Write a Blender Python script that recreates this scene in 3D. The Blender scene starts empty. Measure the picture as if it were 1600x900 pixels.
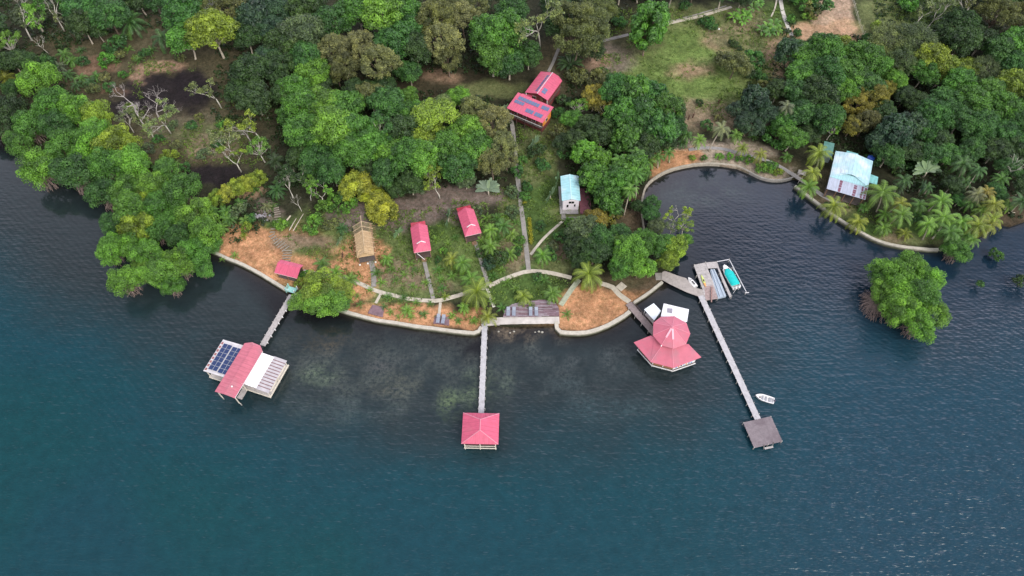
import bpy, bmesh, math, random
import numpy as np
from mathutils import Vector, Matrix
from mathutils.geometry import delaunay_2d_cdt
random.seed(7); RNG = np.random.default_rng(7)
SC = bpy.context.scene
# ---------------------------------------------------------------- camera
HC = 150.0; FPX = 1109.0; DEP = math.radians(57)
cam_d = bpy.data.cameras.new('camera'); cam = bpy.data.objects.new('camera', cam_d)
SC.collection.objects.link(cam); SC.camera = cam
cam.location = (0, 0, HC); cam.rotation_euler = (math.pi/2-DEP, 0, 0)
cam_d.sensor_width = 36; cam_d.lens = 36*FPX/1600; cam_d.clip_start = 1; cam_d.clip_end = 9000
# ---------------------------------------------------------------- world: soft overcast daylight
SUN_EL = math.radians(46); SUN_AZ = math.radians(142)      # azimuth clockwise from +y (north)
w = bpy.data.worlds.new('World'); SC.world = w; w.use_nodes = True
nt = w.node_tree; nt.nodes.clear()
out = nt.nodes.new('ShaderNodeOutputWorld'); bg = nt.nodes.new('ShaderNodeBackground')
sky = nt.nodes.new('ShaderNodeTexSky'); sky.sky_type = 'NISHITA'; sky.sun_disc = False
sky.sun_elevation = SUN_EL; sky.sun_rotation = SUN_AZ; sky.dust_density = 3.0; sky.air_density = 1.0
tc = nt.nodes.new('ShaderNodeTexCoord'); nz = nt.nodes.new('ShaderNodeTexNoise')
nz.inputs['Scale'].default_value = 2.6; nz.inputs['Detail'].default_value = 5
rp = nt.nodes.new('ShaderNodeValToRGB'); rp.color_ramp.elements[0].position = .36; rp.color_ramp.elements[1].position = .68
rp.color_ramp.elements[0].color = (.6, .6, .6, 1); rp.color_ramp.elements[1].color = (.95, .95, .95, 1)
mx = nt.nodes.new('ShaderNodeMixRGB'); mx.inputs[2].default_value = (8.3, 8.3, 8.9, 1)     # cloud cover over the blue
nt.links.new(tc.outputs['Generated'], nz.inputs['Vector']); nt.links.new(nz.outputs['Fac'], rp.inputs['Fac'])
nt.links.new(rp.outputs['Color'], mx.inputs[0]); nt.links.new(sky.outputs['Color'], mx.inputs[1])
sx = nt.nodes.new('ShaderNodeSeparateXYZ'); nt.links.new(tc.outputs['Generated'], sx.inputs[0])      # sky brightened low in the north, darkened overhead, to set the water's reflection
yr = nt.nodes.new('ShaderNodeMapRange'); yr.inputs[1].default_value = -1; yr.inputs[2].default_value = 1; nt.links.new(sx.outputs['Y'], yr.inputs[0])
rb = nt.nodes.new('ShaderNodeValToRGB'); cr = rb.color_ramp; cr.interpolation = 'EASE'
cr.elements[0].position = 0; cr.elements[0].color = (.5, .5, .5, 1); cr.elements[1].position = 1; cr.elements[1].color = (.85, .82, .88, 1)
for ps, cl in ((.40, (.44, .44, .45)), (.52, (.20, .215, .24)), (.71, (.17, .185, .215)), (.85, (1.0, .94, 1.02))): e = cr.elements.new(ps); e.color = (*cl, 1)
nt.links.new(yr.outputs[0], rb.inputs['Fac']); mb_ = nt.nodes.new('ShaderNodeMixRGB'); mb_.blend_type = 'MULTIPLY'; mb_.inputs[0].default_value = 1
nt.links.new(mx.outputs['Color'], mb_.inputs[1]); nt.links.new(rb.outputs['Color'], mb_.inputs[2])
sc_ = nt.nodes.new('ShaderNodeVectorMath'); sc_.operation = 'SCALE'; sc_.inputs['Scale'].default_value = 2.3; nt.links.new(mb_.outputs['Color'], sc_.inputs[0])
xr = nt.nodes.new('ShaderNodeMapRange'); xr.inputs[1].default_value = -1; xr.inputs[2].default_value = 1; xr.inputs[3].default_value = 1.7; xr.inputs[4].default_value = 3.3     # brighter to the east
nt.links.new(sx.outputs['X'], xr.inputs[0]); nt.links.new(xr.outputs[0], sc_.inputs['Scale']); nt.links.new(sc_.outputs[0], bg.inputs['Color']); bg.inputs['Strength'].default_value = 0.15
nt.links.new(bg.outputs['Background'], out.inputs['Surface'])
sl = bpy.data.lights.new('sun', 'SUN'); so = bpy.data.objects.new('sun', sl); SC.collection.objects.link(so)
sl.energy = 2.2; sl.angle = math.radians(30); sl.color = (1, .96, .9)
sd = Vector((math.sin(SUN_AZ)*math.cos(SUN_EL), math.cos(SUN_AZ)*math.cos(SUN_EL), math.sin(SUN_EL)))
so.rotation_euler = sd.to_track_quat('Z', 'Y').to_euler()
SC.view_settings.view_transform = 'Standard'; SC.view_settings.look = 'None'
SC.view_settings.exposure = 0.0; SC.view_settings.gamma = 1
SC.cycles.max_bounces = 5; SC.cycles.diffuse_bounces = 3; SC.cycles.glossy_bounces = 2
SC.cycles.transmission_bounces = 2; SC.cycles.transparent_max_bounces = 4
# ---------------------------------------------------------------- coordinates
cD, sD = math.cos(DEP), math.sin(DEP)
def hz(x, y):                                   # height of the land above the water
    return 0.85 + 3.0*min(1.0, max(0.0, (y-150)/90))**1.5
def at(px, py, z=0.0):                          # point at height z seen at that place of the photo
    vx = px-800; u = 450-py
    d = (vx, cD*FPX+sD*u, -sD*FPX+cD*u); t = (z-HC)/d[2]
    return Vector((d[0]*t, d[1]*t, z))
def gat(px, py, h=0.0):                         # same, h above the land
    z = 1.0+h
    for _ in range(4):
        p = at(px, py, z); z = hz(p.x, p.y)+h
    return at(px, py, z)
def topx(X, Y, Z):
    yy = Y; zz = Z-HC
    dep = yy*cD - zz*sD; up = yy*sD + zz*cD
    return 800+FPX*X/dep, 450-FPX*up/dep
# ---------------------------------------------------------------- naming and linking
def tag(o, label=None, cat=None, group=None, kind=None):
    if label: o['label'] = label
    if cat: o['category'] = cat
    if group: o['group'] = group
    if kind: o['kind'] = kind
    return o
def empty(name, loc, rz=0.0, **k):
    o = bpy.data.objects.new(name, None); SC.collection.objects.link(o)
    o.empty_display_size = .3; o.location = loc; o.rotation_euler = (0, 0, rz); return tag(o, **k)
class MB:
    def __init__(s): s.v = []; s.f = []
    def add(s, vs, fs):
        b = len(s.v); s.v += [tuple(q) for q in vs]; s.f += [tuple(b+i for i in f) for f in fs]; return s
    def box(s, x0, x1, y0, y1, z0, z1):
        return s.add([(x0,y0,z0),(x1,y0,z0),(x1,y1,z0),(x0,y1,z0),(x0,y0,z1),(x1,y0,z1),(x1,y1,z1),(x0,y1,z1)],
                     [(3,2,1,0),(4,5,6,7),(0,1,5,4),(1,2,6,5),(2,3,7,6),(3,0,4,7)])
    def slab(s, pts, t):                        # polygon sheet thickened downwards
        n = len(pts); lo = [(p[0], p[1], p[2]-t) for p in pts]
        return s.add(list(pts)+lo, [tuple(range(n)), tuple(range(2*n-1, n-1, -1))]+[(i, i+n, (i+1)%n+n, (i+1)%n) for i in range(n)])
    def prism(s, poly, z0, z1):
        return s.slab([(p[0], p[1], z1) for p in poly], z1-z0)
    def beam(s, p, q, w, h=None):
        p = Vector(p); q = Vector(q); h = h or w; d = (q-p).normalized()
        a = d.cross(Vector((0,0,1)));  a = Vector((1,0,0)) if a.length < 1e-3 else a.normalized()
        b = a.cross(d).normalized(); a = a*w/2; b = b*h/2
        vs = [c+i*a+j*b for c in (p, q) for i, j in ((-1,-1),(1,-1),(1,1),(-1,1))]
        return s.add(vs, [(0,1,2,3),(7,6,5,4),(0,4,5,1),(1,5,6,2),(2,6,7,3),(3,7,4,0)])
    def tube(s, pts, rad, n=6, cap=True):
        pts = [Vector(p) for p in pts]; rings = []
        for i, p in enumerate(pts):
            d = (pts[min(i+1, len(pts)-1)]-pts[max(i-1, 0)]).normalized()
            a = d.orthogonal() if abs(d.z) > .95 else d.cross(Vector((0,0,1)))
            a.normalize(); b = d.cross(a); r = rad[i] if isinstance(rad, (list, tuple)) else rad
            rings += [p+(a*math.cos(t)+b*math.sin(t))*r for t in (2*math.pi*k/n for k in range(n))]
        fs = [(i*n+k, i*n+(k+1)%n, (i+1)*n+(k+1)%n, (i+1)*n+k) for i in range(len(pts)-1) for k in range(n)]
        if cap: fs += [tuple(range(n-1, -1, -1)), tuple(range((len(pts)-1)*n, len(pts)*n))]
        return s.add(rings, fs)
    def cyl(s, x, y, z0, z1, r, n=8): return s.tube([(x,y,z0),(x,y,z1)], r, n)
    def dome(s, c, rx, ry, rz, n=12, m=5, bottom=-0.3):
        vs = []; fs = []
        for j in range(m+1):
            e = math.asin(max(-1, bottom))+(math.pi/2-math.asin(max(-1, bottom)))*j/m
            for k in range(n):
                t = 2*math.pi*k/n; vs.append((c[0]+rx*math.cos(e)*math.cos(t), c[1]+ry*math.cos(e)*math.sin(t), c[2]+rz*math.sin(e)))
        for j in range(m):
            for k in range(n): fs.append((j*n+k, j*n+(k+1)%n, (j+1)*n+(k+1)%n, (j+1)*n+k))
        fs.append(tuple(range(n-1, -1, -1))); return s.add(vs, fs)
    def build(s, name, m, parent=None, loc=None, rz=0.0, bevel=0.0, smooth=False):
        me = bpy.data.meshes.new(name); me.from_pydata(s.v, [], s.f); me.materials.append(m)
        bm = bmesh.new(); bm.from_mesh(me); bmesh.ops.recalc_face_normals(bm, faces=bm.faces); bm.to_mesh(me); bm.free()
        if smooth:
            for p in me.polygons: p.use_smooth = True
        o = bpy.data.objects.new(name, me); SC.collection.objects.link(o)
        if loc is not None: o.location = loc; o.rotation_euler = (0, 0, rz)
        if parent: o.parent = parent
        if bevel:
            b = o.modifiers.new('bevel', 'BEVEL'); b.width = bevel; b.segments = 1; b.limit_method = 'ANGLE'
        return o
# ---------------------------------------------------------------- materials
MATS = {}
def mat(name, col, rough=.8, var=.25, scale=1.5, col2=None, bump=0.0, bscale=8.0, wave=None, metal=0.0, detail=6, spec=.5, stain=None):
    if name in MATS: return MATS[name]
    m = bpy.data.materials.new(name); m.use_nodes = True; n = m.node_tree.nodes; l = m.node_tree.links
    p = n['Principled BSDF']; p.inputs['Roughness'].default_value = rough; p.inputs['Metallic'].default_value = metal
    p.inputs['Specular IOR Level'].default_value = spec
    t = n.new('ShaderNodeTexCoord'); z = n.new('ShaderNodeTexNoise'); z.inputs['Scale'].default_value = scale
    z.inputs['Detail'].default_value = detail; z.inputs['Roughness'].default_value = .65
    l.new(t.outputs['Object'], z.inputs['Vector'])
    r = n.new('ShaderNodeValToRGB'); r.color_ramp.elements[0].position = .33; r.color_ramp.elements[1].position = .67
    c2 = col2 or tuple(c*(1-var) for c in col)
    r.color_ramp.elements[0].color = (*c2, 1); r.color_ramp.elements[1].color = (*[min(1, c*(1+var*.5)) for c in col], 1)
    l.new(z.outputs['Fac'], r.inputs['Fac']); src = r.outputs['Color']
    if stain:                                   # (colour, scale, threshold) larger weathered patches
        z2 = n.new('ShaderNodeTexNoise'); z2.inputs['Scale'].default_value = stain[1]; z2.inputs['Detail'].default_value = 4
        l.new(t.outputs['Object'], z2.inputs['Vector']); r2 = n.new('ShaderNodeValToRGB')
        r2.color_ramp.elements[0].position = stain[2]; r2.color_ramp.elements[1].position = min(1, stain[2]+.18)
        l.new(z2.outputs['Fac'], r2.inputs['Fac']); mm = n.new('ShaderNodeMixRGB'); mm.inputs[2].default_value = (*stain[0], 1)
        l.new(r2.outputs['Color'], mm.inputs[0]); l.new(src, mm.inputs[1]); src = mm.outputs['Color']
    if wave:                                    # darker seams where the sheets overlap
        w3_ = n.new('ShaderNodeTexWave'); w3_.bands_direction = wave[0]; w3_.inputs['Scale'].default_value = .33; l.new(t.outputs['Object'], w3_.inputs['Vector'])
        r3 = n.new('ShaderNodeValToRGB'); r3.color_ramp.elements[0].position = .0; r3.color_ramp.elements[0].color = (.84, .82, .82, 1); r3.color_ramp.elements[1].position = .09; r3.color_ramp.elements[1].color = (1, 1, 1, 1)
        l.new(w3_.outputs['Fac'], r3.inputs['Fac']); m3 = n.new('ShaderNodeMixRGB'); m3.blend_type = 'MULTIPLY'; m3.inputs[0].default_value = 1; l.new(src, m3.inputs[1]); l.new(r3.outputs['Color'], m3.inputs[2]); src = m3.outputs['Color']
        z4 = n.new('ShaderNodeTexNoise'); z4.inputs['Scale'].default_value = 5; z4.inputs['Detail'].default_value = 6; mp4 = n.new('ShaderNodeMapping'); mp4.inputs['Scale'].default_value = (1, .12, .3) if wave[0] == 'X' else (.12, 1, .3)
        l.new(t.outputs['Object'], mp4.inputs['Vector']); l.new(mp4.outputs['Vector'], z4.inputs['Vector']); r4 = n.new('ShaderNodeValToRGB'); r4.color_ramp.elements[0].position = .35; r4.color_ramp.elements[0].color = (.86, .85, .84, 1); r4.color_ramp.elements[1].position = .6; r4.color_ramp.elements[1].color = (1.04, 1.04, 1.04, 1)
        l.new(z4.outputs['Fac'], r4.inputs['Fac']); m4 = n.new('ShaderNodeMixRGB'); m4.blend_type = 'MULTIPLY'; m4.inputs[0].default_value = 1; l.new(src, m4.inputs[1]); l.new(r4.outputs['Color'], m4.inputs[2]); src = m4.outputs['Color']
    l.new(src, p.inputs['Base Color'])
    if bump or wave:
        b = n.new('ShaderNodeBump'); b.inputs['Strength'].default_value = bump or .5; b.inputs['Distance'].default_value = .04
        if wave:
            wv = n.new('ShaderNodeTexWave'); wv.bands_direction = wave[0]; wv.inputs['Scale'].default_value = wave[1]
            l.new(t.outputs['Object'], wv.inputs['Vector']); l.new(wv.outputs['Fac'], b.inputs['Height'])
        else:
            z3 = n.new('ShaderNodeTexNoise'); z3.inputs['Scale'].default_value = bscale; l.new(t.outputs['Object'], z3.inputs['Vector'])
            l.new(z3.outputs['Fac'], b.inputs['Height'])
        l.new(b.outputs['Normal'], p.inputs['Normal'])
    MATS[name] = m; return m
RED = (.61, .105, .18)
def red(ax): return mat('red_roof_'+ax, RED, .42, .10, .7, wave=(ax, 1.3), bump=.35, stain=((.50,.13,.17), .35, .56))
WHITE = mat('white_metal_roof', (.86,.86,.86), .4, .08, .8, wave=('X', 1.3), bump=.3, stain=((.6,.58,.56), .5, .6))
CREAM = mat('cream_paint', (.72,.66,.55), .7, .12)
WPAINT = mat('white_paint', (.8,.79,.77), .6, .08)
PLANK = mat('weathered_planks', (.44,.41,.39), .85, .22, 2.2, stain=((.27,.25,.24), 1.1, .55))
PLANKL = mat('pale_planks', (.47,.46,.465), .85, .16, 1.2, stain=((.33,.32,.32), .9, .56))
PLANKP = mat('purple_brown_planks', (.20,.125,.14), .7, .25, 1.5, stain=((.12,.075,.085), .6, .52))
DARKW = mat('dark_wood', (.09,.06,.05), .8, .3)
WOOD = mat('brown_wood', (.26,.15,.09), .8, .3)
POSTM = mat('grey_posts', (.42,.40,.36), .85, .3)
CONC = mat('seawall_concrete', (.50,.465,.385), .9, .2, 1.4, stain=((.34,.30,.23), .7, .57), bump=.3)
PATHM = mat('path_concrete', (.28,.262,.235), .95, .22, 1.0, stain=((.22,.20,.17), .45, .54), bump=.2)
PATHL = mat('pale_path_concrete', (.50,.45,.36), .95, .2, 1.0, stain=((.33,.29,.22), .6, .57), bump=.2)
PANEL = mat('solar_cells', (.03,.05,.13), .12, .2, 4)
PANELB = mat('pale_solar_cells', (.12,.17,.29), .15, .2, 4)
GLASSD = mat('dark_opening', (.02,.02,.022), .25, .1)
ORANGE = mat('orange_wall', (.75,.28,.05), .7, .15)
TURQ = mat('turquoise_roof', (.34,.63,.66), .45, .10, .8, wave=('Y', 1.3), bump=.3, stain=((.48,.68,.71), .35, .45))
THATCH = mat('palm_thatch', (.50,.35,.19), .95, .35, 3.5, bump=.6, bscale=14, stain=((.30,.20,.11), .8, .58))
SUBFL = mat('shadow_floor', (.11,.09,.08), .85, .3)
def algae(m, z0=.15, z1=.75, col=(.07, .075, .04)):     # growth on the lower part of the walls, up from the waterline
    n = m.node_tree.nodes; l = m.node_tree.links; p = n['Principled BSDF']; src = p.inputs['Base Color'].links[0].from_socket
    t = n.new('ShaderNodeTexCoord'); sx = n.new('ShaderNodeSeparateXYZ'); l.new(t.outputs['Object'], sx.inputs[0]); z = n.new('ShaderNodeTexNoise'); z.inputs['Scale'].default_value = .9; l.new(t.outputs['Object'], z.inputs['Vector'])
    ad = n.new('ShaderNodeMath'); ad.operation = 'MULTIPLY_ADD'; ad.inputs[1].default_value = -.7; l.new(z.outputs['Fac'], ad.inputs[0]); l.new(sx.outputs['Z'], ad.inputs[2])
    mr = n.new('ShaderNodeMapRange'); mr.inputs[1].default_value = z0-.35; mr.inputs[2].default_value = z1-.35; l.new(ad.outputs[0], mr.inputs[0])
    x = n.new('ShaderNodeMixRGB'); x.inputs[1].default_value = (*col, 1); l.new(mr.outputs[0], x.inputs[0]); l.new(src, x.inputs[2]); l.new(x.outputs['Color'], p.inputs['Base Color'])
algae(CONC, .3, 1.05)
# ---------------------------------------------------------------- land and water
SHORE = [(-90,190),(0,213),(45,232),(90,262),(140,290),(185,322),(230,345),(290,372),(338,396),(375,412),(420,437),(455,456),(500,473),(537,485),(580,497),
 (630,506),(690,514),(742,520),(751,513),(756,505),(800,509),(868,507),(871,515),(882,520),(925,518),(960,505),(985,490),(990,474),
 (1035,441),(1040,425),(1030,405),(1012,385),(1006,360),(1003,335),(1004,308),(1014,285),(1040,268),(1075,258),(1112,255),(1152,261),(1190,277),
 (1215,281),(1236,278),(1256,279),(1272,290),(1250,287),(1246,292),(1262,306),(1300,335),(1345,363),(1385,381),(1440,388),(1464,389),(1490,382),(1520,376),
 (1545,362),(1560,348),(1580,352),(1600,345),(1690,310)]
SHW = [at(x, y, .85).xy for x, y in SHORE]
poly = [Vector((-700, SHW[0].y+60))]+SHW+[Vector((700, SHW[-1].y+40)), Vector((700, 900)), Vector((-700, 900))]
PARR = np.array([tuple(p) for p in poly])
def inside(P):                                   # vectorised point in polygon
    x, y = P[:, 0], P[:, 1]; c = np.zeros(len(P), bool); j = len(PARR)-1
    for i in range(len(PARR)):
        xi, yi = PARR[i]; xj, yj = PARR[j]
        c ^= ((yi > y) != (yj > y)) & (x < (xj-xi)*(y-yi)/(yj-yi+1e-12)+xi); j = i
    return c
def dshore(P, A=None):
    A = np.array([tuple(p) for p in SHW]) if A is None else A; d = np.full(len(P), 1e9)
    for a, b in zip(A[:-1], A[1:]):
        ab = b-a; t = np.clip(((P-a)@ab)/(ab@ab), 0, 1); d = np.minimum(d, np.linalg.norm(P-(a+t[:, None]*ab), axis=1))
    return d
def vnoise(P, s, seed):                          # smooth value noise for ground cover borders
    r = np.random.default_rng(seed).random((97, 97)); q = P/s+500.3; i = np.floor(q).astype(int); f = q-i; f = f*f*(3-2*f)
    a = r[i[:, 0]%97, i[:, 1]%97]; b = r[(i[:, 0]+1)%97, i[:, 1]%97]; c = r[i[:, 0]%97, (i[:, 1]+1)%97]; d = r[(i[:, 0]+1)%97, (i[:, 1]+1)%97]
    return (a*(1-f[:, 0])+b*f[:, 0])*(1-f[:, 1])+(c*(1-f[:, 0])+d*f[:, 0])*f[:, 1]
def fbm(P, s, seed): return (vnoise(P, s, seed)+.5*vnoise(P, s/2, seed+1)+.25*vnoise(P, s/4, seed+2))/1.75
def px_of(P, Z):
    dep = P[:, 1]*cD-(Z-HC)*sD; up = P[:, 1]*sD+(Z-HC)*cD
    return np.stack([800+FPX*P[:, 0]/dep, 450-FPX*up/dep], 1)
SOIL=(.036,.038,.022); SAND=(.49,.262,.143); PALE=(.24,.185,.13); GRASS=(.135,.205,.055); OLIVE=(.155,.18,.075); BURNT=(.018,.014,.017)
GRAVEL=(.36,.30,.245); TAN=(.36,.24,.17); MULCH=(.21,.165,.15); GREEN=(.068,.12,.03); LITTER=(.095,.082,.048); MUD=(.10,.075,.05)
COVER = [  # centre x, y, radius x, y (in photo pixels), colour, softness of its edge
 (260,120,190,110,LITTER,.8),(120,70,60,30,LITTER,.6),(150,102,34,12,(.27,.17,.12),.6),(250,104,44,8,TAN,.35),(195,143,40,4,(.27,.17,.12),.5),(215,122,16,9,TAN,.4),
 (265,150,75,38,BURNT,.35),(300,130,30,28,BURNT,.35),(210,170,45,20,BURNT,.5),(300,225,110,50,LITTER,.8),(300,205,70,26,(.15,.135,.09),.7),(320,215,50,20,(.12,.14,.06),.8),(330,275,52,16,BURNT,.4),(320,230,40,18,PALE,.8),
 (400,300,40,18,SOIL,.6),(390,300,22,10,TAN,.5),(420,330,20,14,MULCH,.5),
 (600,400,230,75,(.14,.185,.065),.5),(420,400,105,52,SAND,.3),(395,385,45,28,SAND,.3),(520,415,75,30,SAND,.35),(570,410,38,45,SAND,.3),(470,380,50,18,PALE,.5),(430,350,30,12,GREEN,.5),
 (540,455,45,22,SAND,.35),(490,395,40,10,GREEN,.6),
 (600,490,70,14,SAND,.3),(680,500,80,13,SAND,.3),(735,498,30,16,SAND,.3),(650,488,60,9,SAND,.4),
 (640,335,110,22,MULCH,.4),(550,340,40,22,MULCH,.4),(720,305,75,18,MULCH,.5),(620,425,40,22,PALE,.6),(655,440,25,12,PALE,.6),(690,370,30,30,GREEN,.5),(710,440,35,18,OLIVE,.5),
 (740,410,60,50,(.13,.185,.06),.5),(700,450,20,9,PALE,.7),(795,360,22,60,OLIVE,.5),(840,350,32,55,GREEN,.5),(850,300,20,70,GREEN,.5),(835,250,30,40,OLIVE,.5),(810,430,50,25,GREEN,.4),
 (825,455,62,26,GREEN,.25),(800,400,30,25,PALE,.7),(880,390,30,16,PALE,.6),(870,420,35,12,OLIVE,.5),(860,340,20,30,GREEN,.5),(900,330,40,20,OLIVE,.5),
 (925,478,56,34,SAND,.18),(900,495,34,24,SAND,.2),(955,462,45,18,SAND,.3),(1010,445,30,14,MUD,.4),(960,440,45,14,LITTER,.5),(980,350,35,30,LITTER,.6),(990,330,22,28,MUD,.5),
 (1080,110,150,85,OLIVE,.5),(1075,98,112,72,GRASS,.6),(1060,130,70,22,GRASS,.7),(1090,75,60,30,GRASS,.7),(1140,65,40,22,TAN,.8),(1130,60,25,12,PALE,.7),(1075,110,30,14,TAN,.9),(1080,175,60,16,PALE,.7),
 (940,90,50,25,MULCH,.6),(925,95,24,14,TAN,.6),(990,60,35,30,LITTER,.7),(1090,25,70,22,OLIVE,.6),(1180,60,60,50,OLIVE,.6),(1170,35,40,20,PALE,.7),(1215,90,22,28,TAN,.7),(1250,25,60,35,GREEN,.6),
 (1300,10,32,62,(.47,.34,.26),.25),(1272,52,52,14,(.50,.33,.22),.3),(1320,50,30,22,(.50,.33,.22),.3),(1420,30,80,40,GREEN,.6),(1380,30,40,40,OLIVE,.8),
 (880,100,40,50,LITTER,.6),(700,130,110,30,(.06,.05,.03),.7),(770,140,60,14,OLIVE,.7),(690,120,30,10,TAN,.8),(860,215,40,30,OLIVE,.6),
 (1110,242,110,24,GRAVEL,.25),(1050,250,45,18,SAND,.4),(1030,268,20,16,SAND,.4),(1190,264,56,18,GRAVEL,.25),(1130,190,90,14,PALE,.7),(1215,255,40,12,LITTER,.4),
 (1290,290,60,30,LITTER,.5),(1310,320,50,12,PALE,.5),(1330,335,30,10,OLIVE,.6),(1400,350,80,34,GREEN,.5),(1420,375,60,10,OLIVE,.5),(1395,370,25,8,PALE,.6),(1370,330,30,20,SOIL,.6),(1580,340,40,40,MUD,.6)]
def cover_col(P, Z):
    q = px_of(P, Z); nx = fbm(P, 5.5, 3)-.5; ny = fbm(P, 5.5, 13)-.5; C = np.tile(np.array(SOIL), (len(P), 1))
    fine = fbm(P, 2.2, 23)-.5
    for cx, cy, rx, ry, col, soft in COVER:
        sc = min(rx, ry)
        d = np.sqrt(((q[:, 0]-cx+nx*26)/rx)**2+((q[:, 1]-cy+ny*18)/ry)**2)+fine*.5*(.4+soft)
        k = np.clip((1+soft*.5-d)/max(.12, soft), 0, 1); k = (k*k*(3-2*k)*(.96 if soft < .6 else .8))[:, None]
        C = C*(1-k)+np.array(col)*k
    return C
def attr(me, name, C):
    a = me.color_attributes.new(name, 'FLOAT_COLOR', 'POINT')
    a.data.foreach_set('color', np.concatenate([C, np.ones((len(C), 1))], 1).astype(np.float32).ravel())
# land: constrained triangulation of the shore with an even net of points inside it
gx = [(x+random.uniform(-.3,.3), y+random.uniform(-.3,.3)) for x in np.arange(-170, 171, 1.3) for y in np.arange(76, 236, 1.3)]
gx += [(x, y) for x in np.arange(-680, 690, 20) for y in np.arange(120, 880, 20) if abs(x) > 172 or y > 238]
G = np.array(gx); G = G[inside(G)]; G = G[dshore(G) > .45]
pv = [Vector(p) for p in poly]+[Vector(p) for p in G]
vs, es, fs, *_ = delaunay_2d_cdt(pv, [], [list(range(len(poly)))], 1, 1e-5)
P2 = np.array([tuple(v) for v in vs]); D = dshore(P2)
Z2 = np.array([hz(x, y) for x, y in P2])+(fbm(P2, 7, 41)-.5)*.5*np.clip(D/8, 0, 1)-.02
V = [(x, y, z) for (x, y), z in zip(P2, Z2)]; Fc = [tuple(f) for f in fs]
nb = len(V); ring = []
key = {(round(v[0], 3), round(v[1], 3)): i for i, v in enumerate(V)}
idx = [key[(round(p.x, 3), round(p.y, 3))] for p in poly if (round(p.x, 3), round(p.y, 3)) in key]
for i in idx: V.append((V[i][0], V[i][1], -3.0))
for k in range(len(idx)): Fc.append((idx[k], nb+k, nb+(k+1)%len(idx), idx[(k+1)%len(idx)]))
me = bpy.data.meshes.new('ground'); me.from_pydata(V, [], Fc)
bm = bmesh.new(); bm.from_mesh(me); bmesh.ops.recalc_face_normals(bm, faces=bm.faces); bm.to_mesh(me); bm.free()
VA = np.array(V); attr(me, 'cover', cover_col(VA[:, :2], VA[:, 2]))
go = bpy.data.objects.new('ground', me); SC.collection.objects.link(go); go['kind'] = 'structure'
m = bpy.data.materials.new('ground_cover'); m.use_nodes = True; n = m.node_tree.nodes; l = m.node_tree.links; p = n['Principled BSDF']
p.inputs['Roughness'].default_value = .95; p.inputs['Specular IOR Level'].default_value = .2
a = n.new('ShaderNodeAttribute'); a.attribute_name = 'cover'; t = n.new('ShaderNodeTexCoord')
def nmul(scale, lo, hi, c_in, detail=8, rough=.7, tint=(1, 1, 1)):
    z = n.new('ShaderNodeTexNoise'); z.inputs['Scale'].default_value = scale; z.inputs['Detail'].default_value = detail; z.inputs['Roughness'].default_value = rough
    l.new(t.outputs['Object'], z.inputs['Vector']); r = n.new('ShaderNodeValToRGB'); r.color_ramp.elements[0].position = .3; r.color_ramp.elements[1].position = .7
    r.color_ramp.elements[0].color = (lo*tint[0], lo*tint[1], lo*tint[2], 1); r.color_ramp.elements[1].color = (hi, hi, hi, 1); l.new(z.outputs['Fac'], r.inputs['Fac'])
    x = n.new('ShaderNodeMixRGB'); x.blend_type = 'MULTIPLY'; x.inputs[0].default_value = 1; l.new(c_in, x.inputs[1]); l.new(r.outputs['Color'], x.inputs[2]); return x.outputs['Color']
c = nmul(.9, .52, 1.32, a.outputs['Color'], tint=(.82, 1.0, .8)); c = nmul(.22, .70, 1.22, c, 3, .5); c = nmul(4.5, .65, 1.32, c, 4); c = nmul(1.9, .72, 1.2, c, 5, .7, (1.15, .95, .85))
l.new(c, p.inputs['Base Color'])
z = n.new('ShaderNodeTexNoise'); z.inputs['Scale'].default_value = 3; z.inputs['Detail'].default_value = 8; b = n.new('ShaderNodeBump'); b.inputs['Strength'].default_value = .7; b.inputs['Distance'].default_value = .25
l.new(t.outputs['Object'], z.inputs['Vector']); l.new(z.outputs['Fac'], b.inputs['Height']); l.new(b.outputs['Normal'], p.inputs['Normal'])
me.materials.append(m)
# water: body colour follows depth (distance from the shore) and the shoals seen through it
xs = np.concatenate([[-4000,-2000,-900,-400], np.arange(-200, 201, 1.25), [400,900,2000,4000]])
ys = np.concatenate([[-3000,-1200,-400,-100], np.arange(10, 200, 1.25), [400,900,2500,5000]])
X, Y = np.meshgrid(xs, ys); W2 = np.stack([X.ravel(), Y.ravel()], 1); nxv, nyv = len(xs), len(ys)
DW = dshore(W2); q = px_of(W2, np.zeros(len(W2))); ok = (W2[:, 1] > -50)
SH=np.array((.008,.008,.009)); MID=np.array((.017,.026,.028)); DEEP=np.array((.006,.041,.054)); TEAL=np.array((.004,.044,.048)); BAY=np.array((.005,.010,.016))
def sm(a, lo, hi): k = np.clip((a-lo)/(hi-lo), 0, 1); return (k*k*(3-2*k))[:, None]
dn = DW+(fbm(W2, 16, 71)-.5)*14
C = SH*(1-sm(dn, 1, 9))+MID*sm(dn, 1, 9); k = sm(dn, 16, 42); C = C*(1-k)+DEEP*k
tn = sm(fbm(W2, 34, 91), .42, .75)*sm(dn, 24, 55)*sm(-np.where(ok, q[:, 0], 0), -1150, -500)*.75; C = C*(1-tn)+TEAL*tn
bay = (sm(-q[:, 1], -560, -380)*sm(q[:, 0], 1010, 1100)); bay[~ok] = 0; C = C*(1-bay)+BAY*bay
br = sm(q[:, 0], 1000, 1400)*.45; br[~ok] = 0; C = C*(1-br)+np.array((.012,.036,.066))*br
edge = sm(-DW, -2.2, -.3)*.4; C = C*(1-edge)+np.array((.035,.026,.016))*edge; C0 = C.copy(); KS = np.zeros((len(C), 1))
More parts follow.
